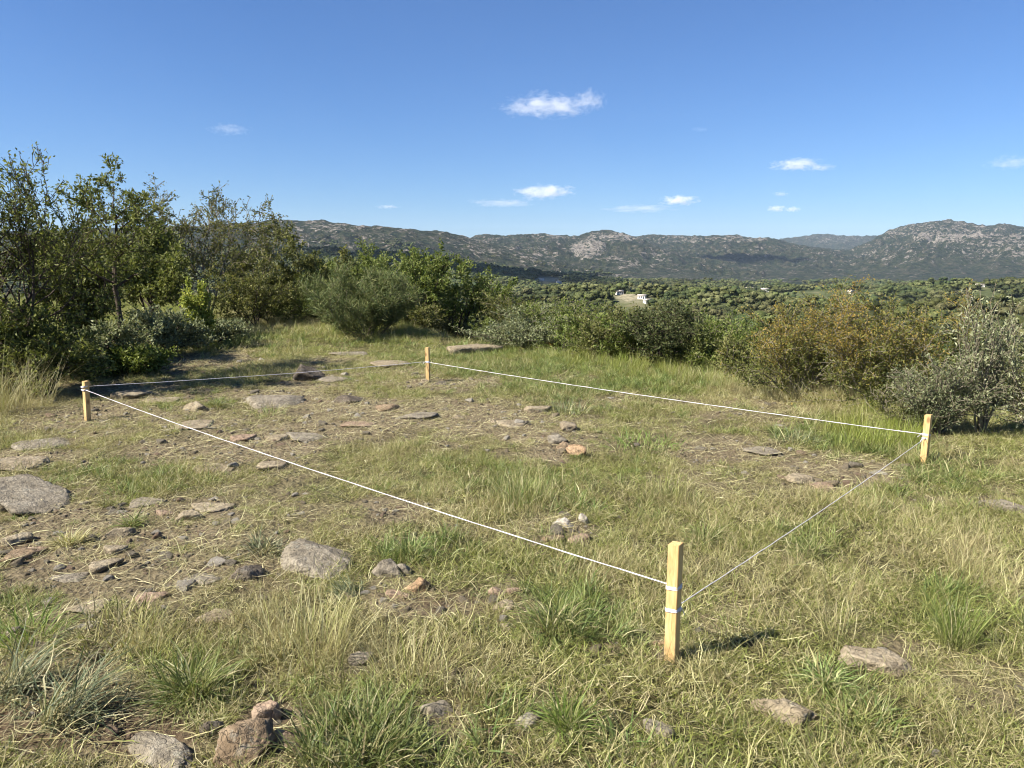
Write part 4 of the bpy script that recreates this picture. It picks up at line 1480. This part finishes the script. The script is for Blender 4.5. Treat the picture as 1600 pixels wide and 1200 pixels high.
plant('tree', -15, 10.6, 242, 250, 'broad dark leafed tree rising highest beside the pale feathery dry grass', 'tree', 'dark', (0.032, 0.062), 0.42, 2, seed=2, **{**TREE, 'stems': 4, 'nchild': (8, 6, 5), 'tmin': 0.4})
plant('tree', -130, 12.5, 250, 230, 'dark leafed tree standing beyond the broad tree with the highest crown', 'tree', 'dark', (0.03, 0.06), 0.42, 3, seed=3, **TREE)
plant('tree', 188, 11.8, 248, 140, 'slender leaning tree with one bare dark trunk and sparse top', 'tree', 'dark', (0.035, 0.065), 0.42, 4, seed=14, **{**TREE, 'stems': 1, 'L0': 2.4, 'nchild': (13, 6, 4), 'ratio': (0.36, 0.5, 0.5), 'lean0': (0.12, 0.16), 'lean': (math.pi * 0.95, 0.05), 'tmin': 0.5, 'up': (0.02, 0.05, 0.02), 'wander': 0.10, 'r0': 0.055})
plant('tree', 100, 13.0, 338, 150, 'bushy dark tree filling the space under the slender leaning tree', 'tree', 'dark', (0.04, 0.075), 0.42, 2, seed=5, **{**TREE, 'stems': 5, 'lean0': (0.2, 0.9)})
plant('tree', 312, 19.5, 288, 225, 'open many stemmed olive tree with grey branches and feathery top shoots', 'tree', 'olive', (0.05, 0.09), 0.4, 2, seed=7, bk=M_BARK_GREY, minr=0.006, **{**TREE, 'stems': 5, 'nchild': (9, 7, 5), 'lean0': (0.2, 0.75), 'gap': 0.04})
plant('tree', 404, 22.0, 334, 100, 'small olive tree tucked against the open many stemmed tree', 'tree', 'olive', (0.055, 0.10), 0.4, 3, seed=8, bk=M_BARK_GREY, minr=0.006, **{**TREE, 'stems': 3, 'nchild': (7, 6, 4)})
plant('tree', 232, 17.0, 352, 130, 'mid green bushy tree behind the slender leaning trunk', 'tree', 'dark', (0.05, 0.09), 0.42, 3, seed=9, **{**TREE, 'stems': 4, 'lean0': (0.2, 0.8)})
plant('bush', 478, 21.0, 378, 140, 'dark green bush beside the small olive tree', 'bush', 'olive', (0.055, 0.10), 0.42, 3, seed=15, parts=('branches', 'foliage'), **{**TREE, 'stems': 6, 'L0': 1.1, 'nchild': (7, 6, 4), 'lean0': (0.1, 0.9)})
plant('bush', 552, 23.0, 388, 130, 'mid green bush rising behind the broom', 'bush', 'green', (0.055, 0.10), 0.42, 3, seed=16, parts=('branches', 'foliage'), **{**TREE, 'stems': 6, 'L0': 1.1, 'nchild': (7, 6, 4), 'lean0': (0.1, 0.8)})
plant('bush', 655, 18.5, 394, 135, 'bright green bush with tall pointed shoots beside the broom', 'bush', 'green', (0.055, 0.10), 0.4, 3, seed=17, parts=('branches', 'foliage'), **{**TREE, 'stems': 7, 'L0': 1.2, 'nchild': (7, 5, 3), 'lean0': (0.05, 0.7), 'up': (0.12, 0.1, 0.06)})
plant('bush', 722, 19.0, 412, 130, 'bright green rounded bush behind the thin looking stake', 'bush', 'green', (0.055, 0.10), 0.4, 3, seed=18, parts=('branches', 'foliage'), **{**TREE, 'stems': 7, 'L0': 1.1, 'nchild': (7, 5, 3), 'lean0': (0.05, 0.9)})
plant('bush', 778, 19.0, 448, 100, 'lower bright green bush ending the row above the grey green scrub', 'bush', 'green', (0.055, 0.10), 0.4, 3, seed=19, parts=('branches', 'foliage'), **{**TREE, 'stems': 6, 'L0': 1.0, 'nchild': (6, 5, 3), 'lean0': (0.05, 0.95)})
plant('broom_bush', 570, 15.6, 426, 158, 'rounded broom bush of fine upright green switches', 'bush', 'broom', (0.07, 0.20), 0.055, 5, seed=31, parts=('branches', 'foliage'), bk=M_BARK_GREY, jit=0.015,
      **{**DENSE, 'stems': 22, 'nchild': (9, 5), 'ratio': (0.5, 0.5), 'ang': (0.4, 0.45), 'lean0': (0.0, 1.0), 'up': (0.10, 0.14, 0.12), 'wander': 0.09, 'tmin': 0.15, 'r0': 0.012})

near_scrub = [
    (805, 14.4, 492, 95, 'greygreen', 'grey green scrub bush at the end of the bright green row'), (852, 13.8, 508, 92, 'greygreen', 'low grey green bush with curling leaves above the meadow grass'),
    (905, 13.2, 506, 105, 'green', 'light green low bush between the grey green scrub and the small dark tree'), (955, 12.8, 512, 95, 'olive', 'olive low bush with reddish twigs above the meadow grass'),
    (1002, 12.4, 518, 90, 'green', 'light green low bush touching the small dark tree'), (1105, 11.6, 528, 95, 'dark', 'dark low bush on the valley side of the small dark tree'),
    (830, 15.6, 474, 110, 'olive', 'olive bush rising behind the grey green scrub bush'), (880, 15.0, 482, 110, 'green', 'fuller green bush behind the low grey green bush'),
    (935, 14.4, 486, 110, 'green', 'green bush rising behind the light green low bush'), (985, 14.0, 490, 105, 'olive', 'tall olive bush behind the small dark tree'),
    (1095, 13.0, 500, 105, 'green', 'green bush behind the dark low bush on the valley side'), (1150, 12.4, 512, 100, 'green', 'green bush rising behind the low green bush by the rock slab'),
    (1150, 11.2, 545, 90, 'green', 'low green bush in front of the bare rock slab'), (1190, 10.6, 545, 90, 'olive', 'olive bush leaning against the orange tinged bush')]
for i, (px, dist, top, w, leaf, lab) in enumerate(near_scrub):
    plant('bush', px, dist, top - 10, w * 1.4, lab, 'bush', leaf, (0.035, 0.07), 0.38, 3, seed=50 + i, parts=('branches', 'foliage'), bk=M_BARK_GREY, **{**SHRUB})
plant('tree', 1046, 11.7, 470, 125, 'small dark open tree standing alone above the meadow grass', 'tree', 'deep', (0.035, 0.06), 0.4, 3, seed=61, **{**SHRUB, 'stems': 5, 'levels': 3, 'nchild': (6, 5, 4), 'ratio': (0.6, 0.5, 0.5), 'leaflev': 2, 'lean0': (0.1, 0.7), 'tmin': 0.35})


def blotch(P):
    return 0.34 + 0.55 * P[:, 2] - 0.30 * P[:, 0] + 1.1 * fbm(P[:, 0] * 1.6 + P[:, 2] * 1.1 + 3, P[:, 1] * 1.6 + P[:, 2] * 1.4, 3, 71)


plant('bush', 1272, 9.5, 456, 220, 'orange tinged thorny bush with bare rusty crown', 'bush', 'orange', (0.016, 0.034), 0.42, 4, seed=63, parts=('branches', 'foliage'), bk=M_BARK_GREY, rfield=blotch, **{**DENSE, 'nchild': (12, 8), 'gap': 0.022})
plant('bush', 1398, 9.2, 472, 235, 'dense green and orange bush adjoining the rusty crowned bush', 'bush', 'orange', (0.016, 0.034), 0.42, 4, seed=64, parts=('branches', 'foliage'), bk=M_BARK_GREY, rfield=blotch, **{**DENSE, 'nchild': (12, 8), 'gap': 0.022})
plant('shrub', 1560, 8.1, 466, 100, 'silvery grey shrub with upright pale shoots', 'shrub', 'silver', (0.022, 0.05), 0.30, 2, seed=65, parts=('branches', 'foliage'), bk=M_BARK_GREY, **{**SHRUB, 'stems': 8, 'lean0': (0.05, 0.75), 'up': (0.08, 0.12, 0.08), 'gap': 0.04, 'nchild': (7, 5)})
plant('shrub', 1490, 7.9, 562, 125, 'low grey twiggy shrub beside the silvery shrub', 'shrub', 'greygreen', (0.016, 0.034), 0.34, 2, seed=66, parts=('branches', 'foliage'), bk=M_BARK_GREY, **{**SHRUB, 'stems': 12, 'lean0': (0.1, 1.1)})
plant('shrub', 1665, 8.0, 500, 140, 'silvery shrub standing further from the twiggy shrub', 'shrub', 'silver', (0.022, 0.05), 0.30, 2, seed=67, parts=('branches', 'foliage'), bk=M_BARK_GREY, **{**SHRUB, 'stems': 8, 'lean0': (0.05, 0.8), 'gap': 0.04})
plant('shrub', 1440, 8.0, 575, 90, 'low dark twiggy shrub at the foot of the green and orange bush', 'shrub', 'olive', (0.016, 0.032), 0.36, 2, seed=68, parts=('branches', 'foliage'), bk=M_BARK_GREY, **SHRUB)
# understorey on the tree side
under = [
    (50, 10.4, 480, 150, 'dark', 'dark understorey bush below the broad tree'), (140, 11.6, 505, 120, 'greygreen', 'grey green bush at the foot of the bushy dark tree beside bare soil'),
    (-70, 10.8, 480, 200, 'dark', 'dark understorey bush beyond the broad tree'), (262, 13.6, 486, 130, 'greygreen', 'grey green weedy shrub beside the slender leaning trunk'),
    (318, 15.0, 492, 100, 'greygreen', 'pale weedy shrub at the foot of the open many stemmed tree'), (298, 14.4, 446, 48, 'yellow', 'yellow green flowering shrub between the trees'),
    (195, 11.6, 540, 110, 'green', 'low leafy bush in shade by the slender trunk'), (400, 18.5, 425, 120, 'olive', 'dense olive bush under the many stemmed tree'),
    (455, 19.5, 432, 110, 'dark', 'dense dark bush at the edge of the dry meadow'), (505, 20.0, 440, 90, 'green', 'small green bush behind the broom')]
for i, (px, dist, top, w, leaf, lab) in enumerate(under):
    plant('bush', px, dist, top, w, lab, 'bush', leaf, (0.04, 0.075), 0.42, 3, seed=80 + i, parts=('branches', 'foliage'), **SHRUB)

# ------------------------------------------------------------------ scrub on the slope, valley woodland
def shrub_proto(leaf, seed, L, h=1.6, w=2.0, kw=None, per=2):
    rng = np.random.default_rng(seed)
    polys, AP, AD = grow(rng, **(kw or SHRUB))
    S = np.array([w / (np.ptp(AP[:, 0])), w / (np.ptp(AP[:, 1])), h / AP[:, 2].max()])
    c = np.array([AP[:, 0].mean(), AP[:, 1].mean(), 0])
    polys = [((p - c) * S, r) for p, r in polys]
    AP = (AP - c) * S
    return branch_mesh('branches', polys, M_BARK_GREY, 0.006), leaf_mesh('foliage', rng, AP, AD, per, L, 0.45, LEAF[leaf])


SCRUB = [('green', 'green leafy bush in the scrub on the slope below the plateau'), ('olive', 'dull olive bush in the scrub on the slope below the plateau'),
         ('greygreen', 'grey green bush in the scrub on the slope below the plateau'), ('dark', 'dark green bush in the scrub on the slope below the plateau'), ('rust', 'rusty brown bush in the scrub on the slope below the plateau')]
SP_ = []
for i, (leaf, lab) in enumerate(SCRUB):
    SP_.append([shrub_proto(leaf, 200 + 10 * i + k, (0.05, 0.095), per=3) for k in range(2)])


def lay_scrub():
    rng = random.Random(4)
    placed = []
    tries = 0
    while len(placed) < 190 and tries < 6000:
        tries += 1
        azd = rng.uniform(-14, 40)
        D = float(np.interp(azd, AZK, EDK))
        r = D + 0.9 + 30 * rng.random() ** 1.6
        a = R(azd)
        x, y = r * math.sin(a), r * math.cos(a)
        if any((x - q[0]) ** 2 + (y - q[1]) ** 2 < (0.55 + 0.035 * r) ** 2 * 0.8 for q in placed):
            continue
        z = h1(x, y)
        px, _ = project(np.array(x), np.array(y), np.array(z))
        px = float(px)
        lo = np.interp(px, [560, 700, 800, 900, 1000, 1100, 1180, 1250, 1400, 1500, 1700], [430, 445, 482, 496, 500, 515, 512, 500, 492, 515, 520])
        top = lo + rng.uniform(0, 26) + 8
        h = EYE - r * (top - 400) / F / CP - z
        if h < 0.35:
            continue
        h = min(h, rng.uniform(1.4, 2.8))
        placed.append((x, y))
        k = rng.choices(range(5), (5, 4, 3, 3, 1.2))[0]
        bme, fme = rng.choice(SP_[k])
        w = min(max(h * rng.uniform(1.1, 1.7), 1.1), 3.4)
        root = link('bush', None, label=SCRUB[k][1], cat='bush', group=SCRUB[k][0] + ' scrub bushes on the slope', loc=(x, y, z), rot=(0, 0, rng.random() * 6.28))
        root.scale = (w / 2.0, w / 2.0, h / 1.6)
        link('branches', bme, root)
        link('foliage', fme, root)


lay_scrub()


def crown_mesh(name, rng, n, size, mat, lobes=9, hw=1.0, sub=2):
    """overlapping leafy lobes with loose sprays round them: uneven, with gaps"""
    c = rng.normal(0, 1, (lobes, 3)) * np.array([0.30, 0.30, 0.15]) * hw + np.array([0, 0, 0.60])
    rad = rng.uniform(0.10, 0.26, lobes)
    IV, IF = ICO[sub]
    Vs, Fs, Rs, off = [], [], [], 0
    for j in range(lobes):
        q = IV * 3.1 + j * 7.7
        rr = rad[j] * (0.84 + 0.30 * fbm(q[:, 0] + q[:, 2], q[:, 1] - q[:, 2], 3, 500 + j) + rng.normal(0, 0.12, len(IV)))
        Vs.append(c[j] + IV * rr[:, None] * np.array([1, 1, 0.85]))
        Fs.append(IF + off)
        Rs.append(np.clip(rng.uniform(0.05, 0.5) + rng.normal(0, 0.22, len(IV)), 0, 1))
        off += len(IV)
    k = rng.integers(0, lobes, n)
    d = rng.normal(0, 1, (n, 3))
    d /= np.linalg.norm(d, axis=1)[:, None]
    P = c[k] + d * np.array([1, 1, 0.85]) * (rad[k] * rng.uniform(0.85, 1.22, n))[:, None]
    nrm = d + rng.normal(0, 0.45, (n, 3))
    nrm /= np.linalg.norm(nrm, axis=1)[:, None]
    a = np.cross(nrm, rng.normal(0, 1, (n, 3)))
    a /= np.linalg.norm(a, axis=1)[:, None]
    b = np.cross(nrm, a)
    l = rng.uniform(0.6, 1.3, n)[:, None] * size
    V = np.stack([P - a * l, P + b * l * 0.6, P + a * l, P - b * l * 0.6], 1)
    rnd = np.clip(rng.random(n) * 0.8 + 0.2 * rng.random(lobes)[k], 0, 1)
    return mesh_np(name, np.concatenate(Vs + [V.reshape(-1, 3)]), [np.concatenate(Fs), np.arange(4 * n).reshape(n, 4) + off], [mat], {'rnd': np.concatenate(Rs + [np.repeat(rnd, 4)])})


def wood_trunk(rng):
    lst = []
    for k in range(3):
        a = rng.random() * 6.283
        t = np.linspace(0, 1, 6)[:, None]
        q = np.array([0, 0, -0.05]) + t * np.array([0.22 * math.cos(a), 0.22 * math.sin(a), 0.6]) + 0.02 * rng.normal(0, 1, (6, 3))
        lst.append(tube(q, np.linspace(0.022, 0.008, 6), 5))
    return tubes_mesh('trunk', lst, M_BARK)


VAL = {
    'dark': leaf_material('wood_dark', ((0, (0.032, 0.048, 0.014)), (0.5, (0.062, 0.076, 0.025)), (1, (0.117, 0.128, 0.044))), 0.15, 0.6, 0.2, inst='object'),
    'mid': leaf_material('wood_mid', ((0, (0.055, 0.069, 0.019)), (0.5, (0.100, 0.114, 0.032)), (1, (0.174, 0.180, 0.055))), 0.15, 0.6, 0.2, inst='object'),
    'pale': leaf_material('wood_pale', ((0, (0.063, 0.070, 0.025)), (0.5, (0.110, 0.114, 0.042)), (1, (0.176, 0.166, 0.073))), 0.15, 0.6, 0.2, inst='object'),
}
VLAB = {'dark': 'dark rounded tree in the valley woodland below the slope', 'mid': 'mid green tree in the valley woodland below the slope', 'pale': 'pale olive tree in the valley woodland below the slope'}
HOUSES = [  # px, py, width m, label
    (837, 461, 9, 'white house among dark trees at the foot of the shaded ridge'), (860, 463, 10, 'long white house beside a dark round tree below the shaded ridge'),
    (846, 438, 9, 'small pale house on the light green field on the shaded ridge'), (873, 442, 9, 'small white upright house at the end of the light green field'),
    (968, 459, 8, 'pale house at the edge of the bare clearing in the woodland'), (1003, 466, 10, 'bright white house in the bare clearing in the woodland'),
    (1012, 473, 9, 'low beige house in front of the bright white house'), (1172, 453, 16, 'long pale roofed building at the foot of the far hills'),
    (1194, 455, 16, 'second long pale building at the foot of the far hills'), (1330, 458, 12, 'tiny white house behind the rusty crowned bush'),
    (1531, 449, 14, 'white house high in the woodland above the silvery shrub'), (1521, 468, 8, 'small white house in the woodland above the silvery shrub')]
HP = []
for (px, py, w, lab) in HOUSES:
    gh = ground_at(px, py)
    HP.append((gh, min(max(w * 0.85 * depth_of(gh) / F, 4.5), 16), lab))


def plain(name, col, rough=0.85, scale=6.0):
    t = NT(name)
    n = t.noise(scale, 4, 0.6, t.coord('Object'))
    return t.finish(t.principled(t.ramp(n, (0.3, tuple(c * 0.85 for c in col)), (0.7, col)), rough, 0.2).outputs[0])


M_WALL = plain('white_render', (0.78, 0.75, 0.70), 0.85, 1.0)
M_ROOF = plain('pale_roof', (0.50, 0.44, 0.38), 0.8, 1.0)
M_PANE = plain('dark_window', (0.03, 0.035, 0.04), 0.3, 1.0)


def house(g, w, label, k):
    d, h = w * 0.65, min(2.9, 0.42 * w)
    root = link('house', None, label=label, cat='house', group='houses in the valley', loc=(g.x, g.y, g.z - 0.3), rot=(0, 0, 0.5 * math.sin(k * 2.3)))

    def box(name, sx, sy, z0, z1, mat, off=(0, 0), parent=root):
        bm = bmesh.new()
        bmesh.ops.create_cube(bm, size=1)
        for v in bm.verts:
            v.co = Vector((v.co.x * sx + off[0], v.co.y * sy + off[1], z0 if v.co.z < 0 else z1))
        me = bpy.data.meshes.new(name)
        bm.to_mesh(me)
        bm.free()
        me.materials.append(mat)
        return link(name, me, parent)
    wl_ = box('wall', w, d, -1.5, h, M_WALL)
    V = np.array([[-w / 2 - .4, -d / 2 - .4, h + .02], [w / 2 + .4, -d / 2 - .4, h + .02], [w / 2 + .4, d / 2 + .4, h + .02], [-w / 2 - .4, d / 2 + .4, h + .02], [-w / 2 - .4, 0, h + .16 * w], [w / 2 + .4, 0, h + .16 * w]])
    me = mesh_np('roof', V, [np.array([[0, 1, 5, 4], [2, 3, 4, 5], [3, 2, 1, 0]]), np.array([[0, 4, 3], [1, 2, 5]])], [M_ROOF])
    link('roof', me, root)
    for q in (-0.28, 0.02):
        box('window', w * 0.14, 0.12, 0.35 * h, 0.72 * h, M_PANE, (q * w, -d / 2 - 0.03), root)
    box('door', w * 0.11, 0.12, -0.2, 0.72 * h, M_PANE, (0.3 * w, -d / 2 - 0.03), root)


for k, (g, w, lab) in enumerate(HP):
    house(g, w, lab, k)


def clear_of_houses(x, y, px, py):
    ok = np.ones(np.shape(x), bool)
    rr = np.hypot(x, y)
    for (g, w, lab) in HP:
        hp = project(np.array(g.x), np.array(g.y), np.array(g.z))
        hr_ = math.hypot(g.x, g.y)
        ok &= ~((np.abs(px - float(hp[0])) < (w * 0.6 + 6.0 * rr / hr_) / hr_ * F) & (rr > hr_ - 300) & (rr < hr_ + w))
    for (cx, cy, rx, ry) in CLEARINGS:
        ok &= ((px - cx) / rx) ** 2 + ((py - cy) / ry) ** 2 > 1
    return ok


def lay_woodland():
    rng = np.random.default_rng(8)
    kinds = ('dark', 'mid', 'pale')
    protos = {k: [(wood_trunk(rng), crown_mesh('crown', rng, 1500, 0.030, VAL[k], 16)) for q in range(3)] for k in kinds}
    fine = {k: [(wood_trunk(rng), crown_mesh('crown', rng, 7500, 0.0145, VAL[k], 18, 1.0, 3)) for q in range(2)] for k in kinds}
    x, y = ring_points(rng, None, 40, 230, R(42), 1 / 50.0)
    z = H(x, y)
    px, py = project(x, y, z)
    ok = clear_of_houses(x, y, px, py) & (fbm(x / 40, y / 40, 2, 55) > -0.38)
    azd = np.degrees(np.arctan2(x, y))
    ok &= (azd > -20) | (np.hypot(x, y) > 110)
    x, y, z = x[ok], y[ok], z[ok]
    o = np.argsort(np.hypot(x, y))[:290]
    rlast = np.hypot(x[o], y[o]).max()
    for i in o:
        k = rng.choice(kinds, p=(0.35, 0.42, 0.23))
        tm, cm = protos[k][rng.integers(0, 3)]
        r = math.hypot(x[i], y[i])
        if r < 125:
            tm, cm = fine[k][rng.integers(0, 2)]
        s_ = rng.uniform(4.4, 8.2) * min(max(r / 160, 0.40), 1.0)
        root = link('valley_tree', None, label=VLAB[k], cat='tree', group=k + ' trees of the valley woodland', loc=(x[i], y[i], z[i]), rot=(0, 0, rng.random() * 6.28))
        root.scale = (s_ * rng.uniform(0.95, 1.3), s_ * rng.uniform(0.95, 1.3), s_ * rng.uniform(0.85, 1.1))
        link('trunk', tm, root)
        link('crown', cm, root)
    far_kinds = {'dark': ('dark',), 'mid': ('mid',), 'pale': ('pale',)}
    VI = {k: leaf_material('far_wood_' + k, st, 0.0, 0.7, 0.15, inst='tint') for k, st in (
        ('dark', ((0, (0.029, 0.040, 0.014)), (0.5, (0.050, 0.062, 0.022)), (1, (0.094, 0.104, 0.039)))),
        ('mid', ((0, (0.050, 0.061, 0.019)), (0.5, (0.087, 0.098, 0.032)), (1, (0.149, 0.150, 0.051)))),
        ('pale', ((0, (0.073, 0.080, 0.032)), (0.5, (0.124, 0.128, 0.051)), (1, (0.198, 0.188, 0.081)))))}
    fp = [crown_mesh('wood_crown', rng, 700, 0.036, VI[k], 12) for k in ('dark', 'dark', 'mid', 'mid', 'mid', 'pale')]
    C_F = proto_collection('wood_crown', fp)
    X, Y, S = [], [], []
    for r0, r1, sp, s0, s1 in ((rlast, 500, 8.0, 5.0, 10.5), (500, 1500, 13, 7.5, 15), (1500, 3000, 22, 10, 19)):
        a, b = ring_points(rng, None, r0, r1, R(42), 1 / (sp * sp))
        X.append(a)
        Y.append(b)
        S.append(rng.uniform(s0, s1, len(a)))
    x, y, S = np.concatenate(X), np.concatenate(Y), np.concatenate(S)
    z = H(x, y)
    px, py = project(x, y, z)
    r = np.hypot(x, y)
    ok = clear_of_houses(x, y, px, py) & (fbm(x / 120, y / 120, 3, 56) > -0.30 - 0.1 * (r > 1200))
    ok &= (np.degrees(np.arctan2(x, y)) > -44)
    ok &= rng.random(len(x)) < 1 - sstep(2000, 2900, r)
    n = ok.sum()
    P = np.stack([x, y, z - 0.12 * S], -1)[ok]
    sc = np.stack([S * rng.uniform(0.9, 1.4, len(S)), S * rng.uniform(0.9, 1.4, len(S)), S * rng.uniform(0.7, 1.0, len(S))], -1)[ok]
    rot = np.stack([np.zeros(n), np.zeros(n), rng.random(n) * 6.28], -1)
    scatter('forest', C_F, len(fp), P, rot, sc, 'dense green woodland covering the valley floor up to the hills', np.clip(0.5 + 0.75 * fbm(P[:, 0] / 110, P[:, 1] / 110, 3, 58) + rng.normal(0, 0.17, n), 0, 1), None, cat='woodland', seed=12)


lay_woodland()

# ------------------------------------------------------------------ clouds
def cloud_material(name, dens, cover_, seed):
    t = NT(name)
    v = t.coord('Object')
    ln = t.add('VectorMath', operation='LENGTH')
    t.wire(v, ln.inputs[0])
    fall = t.remap(ln.outputs[1], 0.15, 1.0, 1.0, 0.0)
    mp = t.add('Mapping')
    mp.inputs['Location'].default_value = (seed * 3.1, seed * 1.7, seed)
    mp.inputs['Scale'].default_value = (1.9, 1.2, 1.0)
    t.wire(v, mp.inputs[0])
    n = t.noise(1.7, 6, 0.68, mp.outputs[0])
    d = t.math('ADD', t.math('MULTIPLY', t.math('SUBTRACT', n, 0.5), 3.6), t.math('SUBTRACT', fall, cover_))
    d = t.math('MULTIPLY', t.remap(d, 0.0, 0.8, 0, 1), dens)
    pv = t.add('VolumePrincipled')
    pv.inputs['Color'].default_value = (0.98, 0.98, 0.99, 1)
    pv.inputs['Anisotropy'].default_value = 0.0
    t.wire(d, pv.inputs['Density'])
    t.wire(pv.outputs[0], t.out.inputs['Volume'])
    return t.m


def cloud_at(pos, a, b, c, dens, cov, seed, label, rz=0.0):
    V, Fc = ICO[3]
    P = V * (1 + 0.10 * fbm(V[:, 0] * 2 + V[:, 2], V[:, 1] * 2 - V[:, 2], 3, seed))[:, None]
    me = mesh_np('cloud', P, Fc, [cloud_material('cloud_vapour', dens, cov, seed)], None, True)
    o = link('cloud', me, label=label, cat='cloud', loc=pos, rot=(0, 0, rz))
    o.scale = (a, b, c)
    return o


CLOUDS = [  # px, py, w, h, density, cover, label
    (855, 165, 150, 44, 0.018, 0.42, 'largest white cloud high in the blue sky'),
    (922, 156, 54, 40, 0.014, 0.42, 'ragged cloud tuft attached to the end of the largest cloud'),
    (850, 300, 96, 28, 0.020, 0.30, 'bright flat based cloud above the middle hills'),
    (785, 317, 110, 16, 0.006, 0.30, 'thin veil of cloud trailing below the bright flat based cloud'),
    (1060, 313, 62, 20, 0.020, 0.30, 'small bright cloud above the rocky dome'),
    (1000, 326, 120, 16, 0.006, 0.30, 'thin cloud veil beside the small bright cloud'),
    (1245, 257, 74, 22, 0.016, 0.34, 'small lone cloud above the far blue ridge'),
    (1282, 262, 44, 12, 0.008, 0.34, 'faint cloud strip touching the small lone cloud'),
    (1214, 326, 30, 12, 0.014, 0.28, 'tiny cloud puff low over the far blue ridge'),
    (1238, 327, 24, 10, 0.014, 0.28, 'tinier second puff low over the far blue ridge'),
    (1220, 303, 22, 9, 0.010, 0.28, 'tiny cloud speck above the two low puffs'),
    (358, 202, 64, 20, 0.004, 0.34, 'faint small cloud above the open many stemmed tree'),
    (606, 323, 40, 9, 0.006, 0.32, 'faint low cloud streak over the long ridge'),
    (1580, 254, 64, 22, 0.0045, 0.34, 'faint cloud above the rocky mountain'),
    (1094, 202, 30, 10, 0.0025, 0.34, 'barely visible cloud wisp beside the largest cloud'),
]
for k, (px, py, w, h, dn, cv, lab) in enumerate(CLOUDS):
    d = pdir(px, py)
    el = d[2] / math.hypot(d[0], d[1])
    zc = 1700.0
    kk = (zc - EYE) / d[2]
    pos = d * kk + np.array([0, 0, EYE])
    dist = np.linalg.norm(pos)
    a = w * 0.56 * dist / F / 1.0
    cc = h * 0.52 * dist / F
    sc_ = 900.0 / a
    cloud_at(tuple(pos), a, a * 0.7, cc * 0.9, 0.15 * dn * min(max(sc_, 0.3), 2.0), cv, 20 + k, lab, -math.atan2(d[0], d[1]))


def shade_cloud(px, r, a, b, c, zc, seed, label):
    p = place_px(px, r)
    t = (zc - p.z) / sd.z
    cloud_at((p.x + sd.x * t, p.y + sd.y * t, zc), a, b, c, 0.05, 0.15, seed, label, 0.15)


shade_cloud(735, 1500, 360, 330, 110, 1900, 51, 'cloud overhead shading the wooded ridge below the long hill')
shade_cloud(1175, 4350, 420, 240, 120, 1900, 52, 'cloud overhead casting the dark band on the middle hills')

# ------------------------------------------------------------------ air
def haze():
    t = NT('haze_air')
    pv = t.add('VolumePrincipled')
    pv.inputs['Color'].default_value = (0.62, 0.78, 1.0, 1)
    pv.inputs['Density'].default_value = 2.8e-5
    pv.inputs['Anisotropy'].default_value = 0.0
    t.wire(pv.outputs[0], t.out.inputs['Volume'])
    bm = bmesh.new()
    bmesh.ops.create_cube(bm, size=1)
    for v in bm.verts:
        v.co = Vector((v.co.x * 34000, v.co.y * 34000, -135 if v.co.z < 0 else 640))
    me = bpy.data.meshes.new('haze')
    bm.to_mesh(me)
    bm.free()
    me.materials.append(t.m)
    link('haze', me, kind='stuff', label='thin blue air haze over the valley and hills', cat='haze')


haze()
